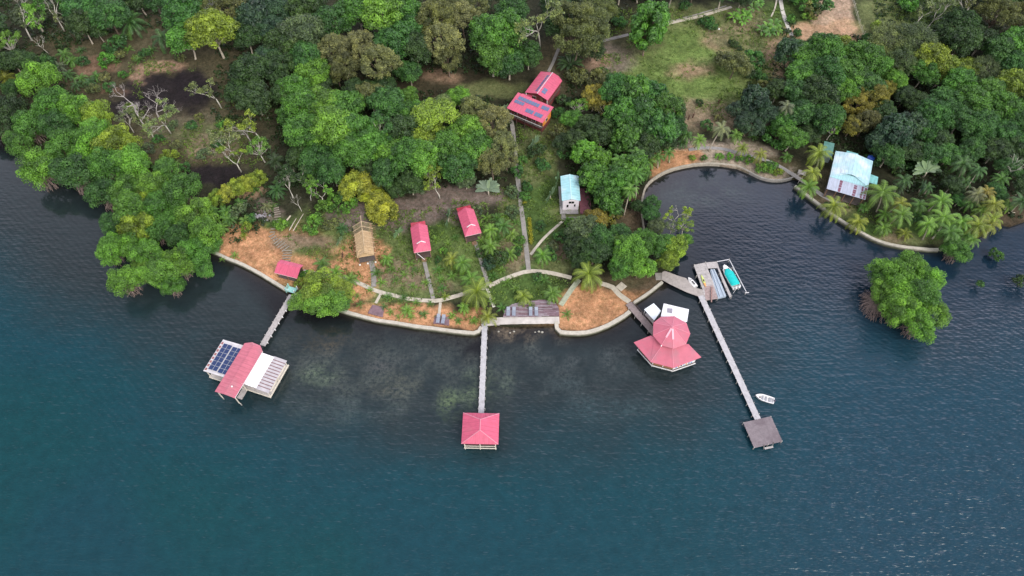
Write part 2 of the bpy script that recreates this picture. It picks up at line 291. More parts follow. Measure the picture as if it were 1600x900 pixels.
SHOALS = [(690,575,200,55,(.045,.052,.046),.55),(560,600,110,50,(.045,.052,.044),.5),(930,580,110,45,(.036,.044,.044),.5),(1080,500,60,20,(.03,.036,.036),.4),(1110,300,70,24,(.03,.045,.04),.5),(498,588,26,14,(.075,.10,.062),.8),(620,600,30,16,(.060,.062,.045),.7),(590,612,18,8,(.065,.062,.045),.5),(585,572,30,10,(.045,.045,.045),.6),(705,632,20,22,(.085,.12,.055),.8),(738,612,18,28,(.08,.11,.06),.8),(765,608,10,30,(.075,.10,.055),.6),
 (790,600,12,16,(.06,.08,.055),.6),(530,545,28,10,(.06,.06,.05),.6),(475,570,14,10,(.04,.045,.04),.5),(540,640,60,20,(.030,.045,.045),.6),(640,560,40,12,(.035,.04,.038),.6),(815,525,60,9,(.11,.085,.055),.8),(800,545,40,8,(.05,.06,.05),.5),
 (875,535,20,6,(.06,.065,.055),.6),(900,560,60,22,(.028,.033,.034),.6),(940,640,70,18,(.022,.045,.05),.5),(1020,640,30,10,(.03,.045,.045),.5),(510,530,40,16,(.035,.026,.014),.7),(1010,455,30,10,(.04,.03,.02),.6),(885,600,40,10,(.026,.04,.042),.6),(820,512,52,7,(.17,.13,.085),.9)]
nw = fbm(W2, 3.0, 131); nw2 = fbm(W2, 6, 151)
for cx, cy, rx, ry, col, s in SHOALS:
    d = np.sqrt(((q[:, 0]-cx)/(rx*1.25))**2+((q[:, 1]-cy)/(ry*1.25))**2)+(nw2-.5)*.8; k = np.clip(1.25-d, 0, 1)
    k = (k*np.clip((nw-.25)*2.4, 0, 1)*s*ok)[:, None]; C = C*(1-k)+np.array(col)*1.75*k; KS = np.maximum(KS, k)
me = bpy.data.meshes.new('water')
me.from_pydata([(x, y, 0) for x, y in W2], [], [(j*nxv+i, j*nxv+i+1, (j+1)*nxv+i+1, (j+1)*nxv+i) for j in range(nyv-1) for i in range(nxv-1)])
attr(me, 'depth', C0); attr(me, 'shoal', C)
ch = sm(q[:, 0], 950, 1350)*.36+.30+.20*sm(q[:, 1], 480, 800)+.30*sm(q[:, 0], 1040, 1250)*sm(-q[:, 1], -640, -470); ch[~ok] = .35
calm = sm(DW, 3, 26)*.93+.07; ch = ch*calm; attr(me, 'chop', np.repeat(ch, 3, 1))
wo = bpy.data.objects.new('water', me); SC.collection.objects.link(wo); wo['kind'] = 'structure'
m = bpy.data.materials.new('sea_water'); m.use_nodes = True; n = m.node_tree.nodes; l = m.node_tree.links; p = n['Principled BSDF']
p.inputs['Roughness'].default_value = .06; p.inputs['IOR'].default_value = 1.42
a = n.new('ShaderNodeAttribute'); a.attribute_name = 'depth'; t = n.new('ShaderNodeTexCoord')
a2 = n.new('ShaderNodeAttribute'); a2.attribute_name = 'shoal'; zs = n.new('ShaderNodeTexNoise'); zs.inputs['Scale'].default_value = 1.1; zs.inputs['Detail'].default_value = 7; zs.inputs['Roughness'].default_value = .75
l.new(t.outputs['Object'], zs.inputs['Vector']); rs = n.new('ShaderNodeValToRGB'); rs.color_ramp.elements[0].position = .38; rs.color_ramp.elements[1].position = .60; l.new(zs.outputs['Fac'], rs.inputs['Fac'])
ms = n.new('ShaderNodeMixRGB'); l.new(rs.outputs['Color'], ms.inputs[0]); l.new(a.outputs['Color'], ms.inputs[1]); l.new(a2.outputs['Color'], ms.inputs[2])
c = nmul(.35, .8, 1.2, ms.outputs['Color'], 8, .75); l.new(c, p.inputs['Base Color'])
def waves(rot, sx, sy, scale, detail=3, dist=0.0):
    mp = n.new('ShaderNodeMapping'); mp.inputs['Rotation'].default_value = (0, 0, math.radians(rot)); mp.inputs['Scale'].default_value = (sx, sy, 1)
    l.new(t.outputs['Object'], mp.inputs['Vector']); z = n.new('ShaderNodeTexNoise'); z.inputs['Scale'].default_value = scale
    z.inputs['Detail'].default_value = detail; z.inputs['Distortion'].default_value = dist; l.new(mp.outputs['Vector'], z.inputs['Vector']); return z.outputs['Fac']
w1 = waves(38, .22, 1.0, 1.0, 2, .2); w2 = waves(56, .4, 1.0, 2.2, 3, .4); w3 = waves(10, .8, 1, .16, 2)
wm = n.new('ShaderNodeMapping'); wm.inputs['Rotation'].default_value = (0, 0, math.radians(40)); wv = n.new('ShaderNodeTexWave'); wv.bands_direction = 'Y'; wv.inputs['Scale'].default_value = .25; wv.inputs['Distortion'].default_value = 5.0; wv.inputs['Detail'].default_value = 2; wv.inputs['Detail Scale'].default_value = .55
l.new(t.outputs['Object'], wm.inputs['Vector']); l.new(wm.outputs['Vector'], wv.inputs['Vector'])
def mth(op, x, y):
    k = n.new('ShaderNodeMath'); k.operation = op
    for i, v in enumerate((x, y)):
        if isinstance(v, (int, float)): k.inputs[i].default_value = v
        else: l.new(v, k.inputs[i])
    return k.outputs[0]
h = mth('ADD', mth('MULTIPLY', w1, .8), mth('MULTIPLY', w2, .35)); h = mth('ADD', h, mth('MULTIPLY', w3, .5)); h = mth('ADD', h, mth('MULTIPLY', wv.outputs['Fac'], .11))
ac = n.new('ShaderNodeAttribute'); ac.attribute_name = 'chop'; h = mth('MULTIPLY', h, ac.outputs['Fac'])
b = n.new('ShaderNodeBump'); b.inputs['Strength'].default_value = 1.0; b.inputs['Distance'].default_value = .36
l.new(h, b.inputs['Height']); l.new(b.outputs['Normal'], p.inputs['Normal']); me.materials.append(m)
# ---------------------------------------------------------------- walls, paths, jetties, buildings
def P3(l, z=None, h=0.0): return [at(x, y, z) if z is not None else gat(x, y, h) for x, y in l]
def ribbon(name, pts, wd, z0, z1, m, **k):      # a strip of constant width along a line of world points
    # smooth the line a little (Catmull-Rom)
    q = [Vector((p.x, p.y)) for p in pts]; s = []; zz = [p.z for p in pts]; sz = []
    for i in range(len(q)-1):
        a, b, c, d = q[max(0, i-1)], q[i], q[i+1], q[min(len(q)-1, i+2)]; n = max(1, int((c-b).length/1.2))
        for j in range(n):
            t = j/n; s.append(.5*((2*b)+(c-a)*t+(2*a-5*b+4*c-d)*t*t+(3*b-a-3*c+d)*t**3)); sz.append(zz[i]*(1-t)+zz[i+1]*t)
    s.append(q[-1]); sz.append(zz[-1]); o3 = Vector((s[0].x, s[0].y, 0)); mb = MB(); vs = []; c = min(.06, wd*.12)
    prof = [(-wd/2, z0), (-wd/2, z1-c), (-wd/2+c, z1), (wd/2-c, z1), (wd/2, z1-c), (wd/2, z0)]
    for i, p in enumerate(s):
        d = (s[min(i+1, len(s)-1)]-s[max(i-1, 0)]).normalized(); nn = Vector((-d.y, d.x))
        for u, z in prof:
            jit = random.uniform(-.03, .03)+(.10*wd*math.sin(i*.7+z1*9)*math.sin(i*.23) if wd > .4 and z0 < -1 else 0); vs.append((p.x+nn.x*(u+jit)-o3.x, p.y+nn.y*(u+jit)-o3.y, z+sz[i]))
    K = len(prof); fs = [(i*K+k, i*K+(k+1)%K, (i+1)*K+(k+1)%K, (i+1)*K+k) for i in range(len(s)-1) for k in range(K)]
    fs += [tuple(range(K)), tuple(range((len(s)-1)*K, len(s)*K))[::-1]]; mb.add(vs, fs)
    return tag(mb.build(name, m, loc=o3), **k)
WALLP = [(337,395),(356,404),(375,412),(400,424),(420,436),(449,453)]
def seawall(pts, wd, label, z1=.28, m=None, grp='seawalls around the property'):
    return ribbon('seawall', P3(pts, .85), wd, -2.2, z1, m or CONC, label=label, cat='seawall', group=grp)
seawall([(330,392),(356,404),(375,412),(400,424),(420,436),(450,454)], .85, 'pale concrete seawall between the left mangroves and the turquoise jetty gate')
seawall([(463,459),(500,474),(537,486),(580,498),(630,507),(690,515),(740,521),(748,518),(752,511)], .85, 'long pale concrete seawall in front of the orange sand left of the middle jetty')
seawall([(869,503),(870,513),(876,519),(890,520),(922,519),(950,508),(975,494),(984,487)], 1.0, 'curved cream seawall around the orange sand beside the red roofed restaurant')
seawall([(989,474),(1010,460),(1035,441)], .7, 'short straight seawall between restaurant walkway and boat landing')
seawall([(1016,384),(1009,372),(1006,358),(1003,335),(1004,308),(1014,285),(1040,268),(1075,258),(1112,255),(1150,259),(1160,262)], .55, 'thin curved stone edging round the head of the lagoon', .15, mat('stone_edging', (.38,.34,.27), .95, .3))
seawall([(1160,262),(1190,277),(1215,281),(1236,278),(1250,272)], .45, 'grey edging of the gravel spit with bright green shrubs', .08, mat('grey_edging', (.30,.28,.25), .95, .3))
seawall([(1242,291),(1262,306),(1300,335),(1345,363),(1385,381),(1440,389),(1466,390)], .8, 'long pale seawall curving below the palms of the turquoise house')
# footpaths (part of the setting)
def path(pts, wd, m=PATHM, h=.10): o = ribbon('footpath', P3(pts), wd, -.35, h, m); o['kind'] = 'structure'
path([(793,182),(799,190),(803,220),(810,290),(819,360),(826,422)], 1.25)
path([(790,185),(797,188)], 2.0, h=.106)
path([(829,398),(850,372),(882,343)], .75, PATHL, .094)
path([(880,343),(881,330)], 1.1, PATHM, .112); path([(883,341),(901,341)], .9, PATHM, .104)
path([(764,447),(790,435),(825,424),(858,426),(893,434)], 1.15, PATHL, .098)
path([(452,428),(470,424),(500,428),(536,434),(562,443),(582,452),(600,458),(640,467),(680,470),(704,465),(735,456),(760,449)], 1.1, PATHL, .106)
path([(660,396),(668,430),(677,467)], 1.0, PATHM, .12); path([(741,372),(752,410),(763,446)], 1.0, PATHM, .12)
path([(761,451),(772,480)], .75, mat('white_kerb', (.68,.64,.56), .9, .2), .14)
path([(579,404),(584,430),(584,448)], 1.3, PATHM, .115)
path([(595,459),(587,474)], .7, PATHL, .12); path([(688,473),(686,493)], .7, PATHL, .12)
path([(905,437),(893,452),(876,477)], 1.3, mat('mossy_concrete', (.36,.38,.27), .95, .25), .16)
path([(938,443),(957,449),(967,460),(984,472)], 1.4, PATHL, .10); path([(966,452),(975,444)], 1.9, PATHL, .12)
path([(1024,432),(1040,432)], 2.2, PATHM, .09)
path([(857,112),(864,98),(868,88),(877,66)], 1.0, PATHM); path([(930,66),(957,60),(982,54)], 1.2, PATHM); path([(1040,38),(1090,26),(1143,11)], 1.1, PATHL)
path([(1042,35),(1090,22),(1135,9)], .5, PATHM, .07)
path([(1216,-30),(1222,14),(1232,44),(1241,64)], 1.3, mat('white_path', (.55,.52,.46), .9, .15), .12); path([(1218,-30),(1212,8),(1205,26)], .5, PATHL)
path([(1076,234),(1100,231),(1130,233),(1160,241),(1195,250),(1222,262),(1240,274)], 1.15, mat('grey_path', (.30,.285,.27), .95, .2))
path([(1262,288),(1283,304),(1300,313),(1318,322)], 1.3, mat('grey_path', (.3,.285,.27)))
path([(752,503),(800,501),(874,500)], 2.0, mat('ramp_concrete', (.56,.52,.47), .9, .2, .8, stain=((.38,.34,.30), .4, .55)), .10)
# jetties
def jetty(name, label, a, b, wd, z, m, step=.24, posts=7, post_side=(-1, 1), cap=None, cat='jetty', stubs=.12, gap=.02, grp='jetties and walkways over the water'):
    a = Vector(a); b = Vector(b); d = b-a; L = d.length; ang = math.atan2(d.y, d.x)
    r = empty(name, (a.x, a.y, 0), ang, label=label, cat=cat, group=grp)
    mb = MB(); n = int(L/step)
    for i in range(n):
        j = random.uniform(-.04, .04); mb.box(i*L/n, (i+1)*L/n-gap, -wd/2+j, wd/2+j, z-.05, z+random.uniform(-.012, .012))
    mb.build('deck', m, r)
    mb = MB(); [mb.box(0, L, s*wd*.36-.06, s*wd*.36+.06, z-.28, z-.055) for s in (-1, 1)]; mb.build('stringer', DARKW, r)
    for i in range(posts):
        x = (i+.5)*L/posts
        for s in post_side:
            mb = MB(); mb.cyl(x, s*(wd/2+.09), -3, z+stubs+random.uniform(-.05, .1), .09, 7); mb.build('post', cap or POSTM, r)
        MB().box(x-.07, x+.07, -wd/2-.1, wd/2+.1, z-.45, z-.285).build('crossbeam', DARKW, r)
    return r
j1 = jetty('jetty', 'narrow pale plank jetty from the turquoise gate to the overwater house with solar panels', at(456,461,1), at(410,540,1), 1.45, 1.05, PLANK, posts=8, post_side=(-1,), cap=POSTM)
for i in range(8):                              # white painted post tops along its right side
    L = (at(410,540,1).xy-at(456,461,1).xy).length; x = (i+.5)*L/8
    MB().box(x-.09, x+.09, .8, 1.08, 1.02, 1.5).build('post_cap', WPAINT, j1)
for s in (-1,):                                 # hand rail poles under the left edge stay below deck level
    for i in range(8):
        x = (i+.5)*L/8; MB().cyl(x, -.8, -3, .98, .08, 7).build('post', POSTM, j1)
jetty('jetty', 'straight grey plank jetty from the small beach to the square red roofed pavilion', at(757.5,505,1), at(752,647,1), 1.3, 1.05, PLANKL, posts=9, step=.3)
jetty('jetty', 'long plank jetty from the boat landing down to the purple brown swim platform', at(1095,462,1), at(1185,657,1), 1.45, 1.05, PLANKL, posts=12, step=.34)
wk = jetty('walkway', 'purple brown plank walkway from the orange sand to the restaurant', at(982,474,1.1), at(1023,521,1.1), 1.75, 1.15, mat('walk_planks', (.30,.24,.23), .8, .25, 1.6), posts=4, cat='walkway')
L = (at(1023,521,1.1).xy-at(982,474,1.1).xy).length
for z in (1.65, 2.1): MB().beam((.6, .8, z), (L, .8, z), .07).build('rail', DARKW, wk)
for i in range(6): MB().cyl(.6+i*(L-.6)/5, .8, 1.0, 2.15, .05).build('rail_post', DARKW, wk)
# turquoise gate
g = empty('gate', at(457,458,0), math.atan2((at(410,540).y-at(456,461).y), (at(410,540).x-at(456,461).x)), label='small turquoise wooden gate where the narrow jetty meets the seawall', cat='gate')
TQ = mat('turquoise_paint', (.35,.68,.62), .6, .2)
MB().box(-1.0, .5, -1.15, 1.15, 1.1, 1.22).build('landing', TQ, g)
for x in (-1.0, .45):
    for y in (-1.2, 1.2): MB().box(x-.1, x+.1, y-.1, y+.1, .3, 2.3).build('gate_post', TQ if y < 0 else WPAINT, g)
mb = MB(); mb.box(-1.0, .5, -1.24, -1.16, 1.5, 1.62).box(-1.0, .5, -1.24, -1.16, 2.05, 2.17).box(-1.0, .5, 1.16, 1.24, 1.5, 1.62).box(-1.0, .5, 1.16, 1.24, 2.05, 2.17); mb.build('rail', TQ, g)
MB().box(.36, .44, -1.1, -.1, 1.3, 2.0).build('gate_leaf', mat('pale_turquoise', (.6,.85,.8), .6, .1), g)
# frames from four photo corners (back left, back right, front right, front left) at one height
def rect(c, z, base=None):
    A, B, C_, D_ = [at(x, y, z) for x, y in c]; u = ((B-A)+(C_-D_))/2; v = ((A-D_)+(B-C_))/2; o = (A+B+C_+D_)/4
    return (o.x, o.y), math.atan2(u.y, u.x), u.length, abs(v.x*-math.sin(math.atan2(u.y, u.x))+v.y*math.cos(math.atan2(u.y, u.x)))
def zc(ox, oy, s, l): return [(ox+x/s, oy+y/s) for x, y in l]
def gable(mb, x0, x1, y0, y1, ze, zr, t=.09, axis='y', xr=None):      # two slopes, ridge along axis
    if axis == 'y':
        xm = (x0+x1)/2 if xr is None else xr
        mb.slab([(x0,y0,ze),(xm,y0,zr),(xm,y1,zr),(x0,y1,ze)], t).slab([(xm+.003,y0,zr),(x1,y0,ze),(x1,y1,ze),(xm+.003,y1,zr)], t)
    else:
        ym = (y0+y1)/2 if xr is None else xr
        mb.slab([(x0,y0,ze),(x1,y0,ze),(x1,ym,zr),(x0,ym,zr)], t).slab([(x0,ym+.003,zr),(x1,ym+.003,zr),(x1,y1,ze),(x0,y1,ze)], t)
    return mb
def window(parent, x, y, w, z0, z1, face='y', s=-1, frame=WPAINT, pane=GLASSD):
    t = .04
    if face == 'y':
        f = MB().box(x-w/2-.08, x+w/2+.08, min(y, y+s*t), max(y, y+s*t), z0-.08, z1+.08).build('window', frame, parent)
        MB().box(x-w/2, x-.03, min(y, y+s*(t+.02)), max(y, y+s*(t+.02)), z0, z1).box(x+.03, x+w/2, min(y, y+s*(t+.02)), max(y, y+s*(t+.02)), z0, z1).build('pane', pane, f)
    else:
        f = MB().box(min(x, x+s*t), max(x, x+s*t), y-w/2-.08, y+w/2+.08, z0-.08, z1+.08).build('window', frame, parent)
        MB().box(min(x, x+s*(t+.02)), max(x, x+s*(t+.02)), y-w/2, y-.03, z0, z1).box(min(x, x+s*(t+.02)), max(x, x+s*(t+.02)), y+.03, y+w/2, z0, z1).build('pane', pane, f)
def door(parent, x, y, z0, w=.9, h=2.0, m=WOOD, s=-1):
    d = MB().box(x-w/2, x+w/2, min(y, y+s*.05), max(y, y+s*.05), z0, z0+h).build('door', m, parent)
    MB().box(x+w/2-.16, x+w/2-.08, min(y+s*.05, y+s*.11), max(y+s*.05, y+s*.11), z0+.95, z0+1.08).build('handle', WPAINT, d)
def posts(parent, pts, z0, z1, r=.1, m=CREAM):
    for x, y in pts: MB().box(x-r, x+r, y-r, y+r, z0, z1).build('post', m, parent)
# --- overwater house with solar panels
(ox, oy), an, Wd, Ln = rect(zc(300,500,6.43, [(305,200),(945,385),(765,735),(115,500)]), 4.0)
h = empty('overwater_house', (ox, oy, 0), an, label='overwater house with a red centre roof, solar panels left and rusty white roof right', cat='house')
X = Wd/2; Y = Ln/2
MB().box(-X+.6, X-.4, -Y+.0, Y-.1, .95, 1.12).build('floor', PLANK, h)
mb = MB(); mb.box(-X+.6, X-.4, -Y-.12, -Y-.003, .80, 1.16).box(X-.397, X-.22, -Y-.12, Y, .80, 1.16).box(-X+.5, -X+.597, -Y-.12, Y, .80, 1.16); mb.build('edge_beam', CREAM, h)
MB().box(-X+.8, -2.9, -Y+1.2, Y-.5, 1.12, 3.85).build('wall', WPAINT, h); MB().box(2.9, X-.8, -Y+1.2, Y-.5, 1.12, 3.6).build('wall', CREAM, h)
MB().box(.9, 2.2, -Y-2.6, -Y-.13, .95, 1.12).build('porch_floor', PLANK, h)
for x in (-X/2-1.2, X/2+1.2): window(h, x, -Y+1.2, 1.6, 1.9, 3.0); window(h, x+1.9*(1 if x < 0 else -1), -Y+1.2, .9, 1.9, 3.0)
MB().box(-2.85, 2.85, -Y+1.3, Y-.6, 1.125, 3.8).build('wall', mat('grey_wall', (.35,.33,.31), .8, .2), h); door(h, 0, -Y+1.3, 1.13, 1.3, 2.1, DARKW)
MB().slab([(-X,-Y,3.85),(-2.2,-Y,4.25),(-2.2,Y,4.25),(-X,Y,3.85)], .08).build('roof', mat('greyed_roof', (.60,.58,.58), .5, .12, .8, wave=('Y', 1.3), bump=.3), h)
mb = MB()                                                  # rusted strip beside the panels
for i in range(8): mb.slab([(-X+.12,-Y+.35+i*Ln/8.6,3.870),(-X+.62,-Y+.35+i*Ln/8.6,3.912),(-X+.62,-Y+.95+i*Ln/8.6,3.912),(-X+.12,-Y+.95+i*Ln/8.6,3.870)], .012)
mb.build('rust_patch', mat('rusty_red', (.33,.12,.11), .8, .4, 3), h)
slope = .40/(X-2.2); zz = lambda x: 3.85+(x+X)*slope
for c, (x0, x1) in enumerate(((-X+.85, -X+3.2), (-X+3.4, -2.35))):
    sx = (x1-x0)/2
    for rw in range(6):
        for k in range(2):
            a0 = x0+k*sx+.03; a1 = x0+(k+1)*sx-.03; y0 = -Y+.75+rw*1.17+(0 if c == 0 else -.15); y1 = y0+1.13
            f = MB().slab([(a0,y0,zz(a0)+.14),(a1,y0,zz(a1)+.14),(a1,y1,zz(a1)+.14),(a0,y1,zz(a0)+.14)], .06).build('solar_panel', mat('panel_frame', (.42,.44,.48), .4, .05), h)
            MB().slab([(a0+.03,y0+.03,zz(a0)+.148),(a1-.03,y0+.03,zz(a1)+.148),(a1-.03,y1-.03,zz(a1)+.148),(a0+.03,y1-.03,zz(a0)+.148)], .01).build('cells', PANEL, f)
mb = MB(); mb.slab([(2.2,-Y,4.2),(5.3,-Y,3.95),(5.3,Y-.3,3.95),(2.2,Y-.3,4.2)], .08); mb.build('roof', WHITE, h)
mb = MB(); mb.slab([(5.2,-Y-.1,3.86),(X+.1,-Y-.1,3.6),(X+.1,Y-.1,3.6),(5.2,Y-.1,3.86)], .06); mb.build('lean_to_roof', mat('pinkish_grey_metal', (.47,.44,.45), .6, .2, .8), h)
mb = MB(); k = (3.6-3.86)/(X-5.1)
for i in range(10):
    y = -Y+.7+i*(Ln-1.0)/10; mb.slab([(5.25,y,3.875),(X+.05,y,3.875+k*(X-5.2)),(X+.05,y+.24,3.875+k*(X-5.2)),(5.25,y+.24,3.875)], .02)
mb.build('rust_stripes', mat('rust_stripe', (.24,.155,.155), .85, .4, 4), h)
# raised centre roof: low gable with a clipped back end
yf = -Y-3.9; yb = Y+1.1; R2 = 2.55
mb = MB(); mb.slab([(-R2,yf,4.75),(0,yf,5.15),(0,yb-.9,5.15),(-.9,yb,4.95),(-R2,yb-.7,4.75)], .1)
mb.slab([(.003,yf,5.15),(R2,yf,4.75),(R2,yb-1.3,4.75),(1.3,yb-.15,4.85),(.003,yb-.9,5.15)], .1); mb.slab([(.0,yb-.9,5.153),(1.3,yb-.15,4.853),(-.9,yb,4.953)], .1)
mb.build('centre_roof', mat('pink_roof', (.52,.145,.19), .45, .08, .5, wave=('Y', 1.3), bump=.25, stain=((.44,.16,.19), .3, .54)), h)
MB().beam((R2+.03, yf, 4.75), (R2+.03, yb-1.3, 4.75), .06, .1).build('gutter', WPAINT, h)
MB().dome((.6, yf+2.2, 5.06), .22, .22, .2, 8, 3).build('roof_vent', WPAINT, h)
mb = MB(); mb.box(-2.3, 2.3, -Y+1.3, Y-.2, 3.9, 4.72); mb.build('clerestory', CREAM, h)
posts(h, [(sx*2.2, yf+.3) for sx in (-1, 1)]+[(sx*2.2, -Y-.3) for sx in (-1, 1)], 1.12, 4.78, .09)
posts(h, [(-X+.7, -Y+.2), (X-.5, -Y+.2), (X-.5, Y-.3), (X-.5, 0), (-X+.7, Y-.3)], 1.12, 3.6, .08)
for x in np.linspace(-X+.8, X-.6, 6):
    for y in (-Y+.2, 0, Y-.4): MB().cyl(x, y, -3, .95, .12).build('pile', POSTM, h)
for x in (-2.3, 2.3): MB().cyl(x, yf+.4, -3, .95, .12).build('pile', POSTM, h)
# --- square pavilion
(ox, oy), an, Wd, Ln = rect(zc(700,620,9, [(210,222),(718,235),(712,668),(190,662)]), 3.6)
h = empty('pavilion', (ox, oy, 0), an, label='square red hip roofed pavilion at the end of the middle jetty', cat='pavilion')
X = Wd/2; Y = Ln/2; r0, r1 = Y*.36, -Y*.32
for nm, pts, ax in (('roof', [(-X,-Y,3.6),(0,r1,5.5),(0,r0,5.5),(-X,Y,3.6)], 'Y'), ('roof', [(X,-Y,3.6),(X,Y,3.6),(0,r0,5.5),(0,r1,5.5)], 'Y'), ('roof', [(-X,-Y,3.6),(X,-Y,3.6),(0,r1,5.5)], 'X'), ('roof', [(-X,Y,3.6),(0,r0,5.5),(X,Y,3.6)], 'X')):
    if pts[0][0] > 0: pts = pts
    MB().slab(pts if nm else pts, .08).build('roof', red(ax), h)
mb = MB(); [mb.beam((sx*X, sy*Y, 3.62), (0, yy, 5.53), .13, .06) for sx in (-1, 1) for sy, yy in ((-1, r1), (1, r0))]; mb.beam((0, r1, 5.54), (0, r0, 5.54), .16, .06); mb.build('ridge_cap', mat('faded_pink', (.62,.26,.32), .5, .1), h)
MB().box(-X+.5, X-.5, -Y+.35, Y-.3, .9, 1.08).build('floor', DARKW, h)  # shade beneath the roof is put into the dark floor colour
mb = MB(); mb.box(-X+.55, X-.55, -Y+.13, -Y+.25, 1.7, 1.85).box(-X+.55, -X+.67, -Y+.3, Y-.4, 1.7, 1.85).box(X-.67, X-.55, -Y+.3, Y-.4, 1.7, 1.85); mb.box(-X+.45, X-.45, -Y-.02, -Y+.097, .78, 1.12); mb.build('railing', CREAM, h)
posts(h, [(x, y) for x in (-X+.65, 0, X-.65) for y in (-Y+.25, Y-.45)], 1.08, 3.7, .1); posts(h, [(-X+.65, 0), (X-.65, 0)], 1.08, 3.7, .1)
for x in (-X+.65, 0, X-.65):
    for y in (-Y+.2, 0, Y-.4): MB().cyl(x, y, -3, .9, .12).build('pile', CREAM, h)
# --- restaurant: nine sided raised roof over a wide apron roof
z = lambda l, zz_: [at(*q, zz_) for q in zc(970,460,6.43, l)]
top = [at(1010+x/12.86, 485+y/12.86, 6.0) for x, y in [(560,120),(810,250),(880,470),(800,680),(545,770),(300,705),(135,500),(135,245),(290,130)]]
c = sum(top, Vector())/9; base = Vector((c.x, c.y, 0)); Lc = lambda l: [p-base for p in l]
h = empty('restaurant', base, 0, label='overwater restaurant with a raised nine sided red roof and a wide red apron roof', cat='restaurant')
tp = Lc(top); apex = Vector((0, .2, 8.0)); R9 = sum(p.xy.length for p in tp)/9
for p in tp: p.xy = p.xy.normalized()*(R9*.5+p.xy.length*.5)
RST = mat('restaurant_roof', (.53,.135,.185), .45, .12, .5, stain=((.42,.15,.185), .35, .52))
mb = MB()
for i in range(9): mb.slab([tp[i], apex, tp[(i+1)%9]], .08)
mb.build('raised_roof', RST, h)
mb = MB(); [mb.beam(p+Vector((0,0,.03)), apex+Vector((0,0,.03)), .1, .05) for p in tp]; mb.build('hip_cap', mat('hip_pink', (.66,.24,.30), .5, .1), h)
for i in (4, 5):
    a = apex*.9+tp[i]*.1; b = apex*.42+tp[i]*.58; MB().beam(a+Vector((0,0,.06)), b+Vector((0,0,.06)), .42, .06).build('pale_ridge_strip', mat('strip_pink', (.85,.42,.48), .4, .05), h)
MB().dome(tp[5]+Vector((0,-.05,-.1)), .17, .17, .3, 8, 3).build('lamp', WPAINT, h)
MB().prism([(p.x*.84, p.y*.84) for p in tp], 1.2, 6.05).build('wall', mat('tan_wall', (.45,.3,.2), .8, .2), h)
lo = Lc(z([(130,482),(300,680),(530,740),(810,632)], 3.7)); inn = [Vector((tp[i].x*.86, tp[i].y*.86, 5.0)) for i in (7, 6, 5, 4, 3, 2)]
E0 = Lc(z([(300,413)], 4.6))[0]; E1 = Lc(z([(680,498)], 4.6))[0]
mb = MB(); mb.slab([lo[0], lo[1], inn[2], inn[1], E0], .08).slab([lo[1], lo[2], inn[3], inn[2]], .08).slab([lo[2], lo[3], E1, inn[4], inn[3]], .08)
mb.build('apron_roof', RST, h)
mb = MB(); [mb.beam(lo[i]+Vector((0,0,.04)), inn[i+1]+Vector((0,0,.04)), .12, .05) for i in (1, 2)]; mb.build('hip_cap', MATS['hip_pink'], h)
fl = Lc(z([(165,550),(310,712),(525,768),(750,690)], 1.15)); fb = [Vector((tp[i].x*.9, tp[i].y*.9, 1.15)) for i in (2, 1, 0, 8, 7, 6)]
MB().prism([p.xy for p in fl+fb], .98, 1.15).build('floor', SUBFL, h)
mb = MB(); [mb.beam(fl[i]+Vector((0,-.07,-.05)), fl[i+1]+Vector((0,-.07,-.05)), .12, .3) for i in range(3)]; mb.build('edge_beam', WPAINT, h)
BRN = mat('brown_panel', (.36,.17,.08), .7, .2)
def inset(p, s=.92): return Vector((p.x*s, p.y*s, 1.15))
ii = [inset(p, .95) for p in fl]
MB().beam(ii[0]+Vector((0,0,.5)), ii[1]+Vector((0,0,.5)), .08, 1.0).build('parapet', BRN, h); MB().beam(ii[1]+Vector((0,0,.5)), ii[2]+Vector((0,0,.5)), .08, 1.0).build('parapet', BRN, h)
MB().beam(ii[2]+Vector((0,0,.55)), ii[3]+Vector((0,0,.55)), .08, 1.1).build('parapet', WPAINT, h)
cols = [(.1,.25,.6),(.7,.2,.1),(.08,.08,.1),(.15,.4,.65),(.75,.35,.1),(.05,.1,.3)]
for i in range(7):
    t = .1+i*.12; a = ii[2].lerp(ii[3], t); b = ii[2].lerp(ii[3], t+.06); o3 = Vector((.03,-.07,.55))
    MB().beam(a+o3, b+o3+Vector((0,0,random.uniform(-.2, .2))), .03, .5).build('painted_patch', mat('mural_%d' % (i % 6), cols[i % 6], .6, .2), h)
for i in range(4):
    for t in ((0, .5) if i < 3 else (0,)):
        p = ii[i].lerp(ii[min(i+1, 3)], t); posts(h, [(p.x, p.y)], 1.15, 3.75, .08, WPAINT); MB().cyl(p.x, p.y, -3, 1.0, .12).build('pile', POSTM, h)
for p in fb: MB().cyl(p.x*.95, p.y*.95, -3, 1.0, .12).build('pile', POSTM, h)
a1 = Lc(z([(432,90),(685,150),(662,285),(400,228)], 3.7)); mb = MB(); mb.slab([a1[0], a1[3]+Vector((0,0,.4)), a1[2]+Vector((0,0,.4)), a1[1]], .08); mb.build('annex_roof', mat('clean_white_roof', (.84,.85,.86), .45, .05, wave=('X', 1.3), bump=.2), h)
MB().prism([(p.x*.95, p.y*.97) for p in a1], 1.1, 3.55).build('annex_wall', WPAINT, h)
pq = Lc(z([(468,138),(520,142),(516,192),(464,186)], 3.95)); MB().slab([pq[0], pq[3], pq[2], pq[1]], .03).build('skylight', mat('grey_skylight', (.28,.26,.3), .3, .1), h)
ctr = sum(a1, Vector())/4
for p in a1: MB().cyl(p.x*.94, p.y*.95, -3, 1.1, .12).build('pile', POSTM, h)
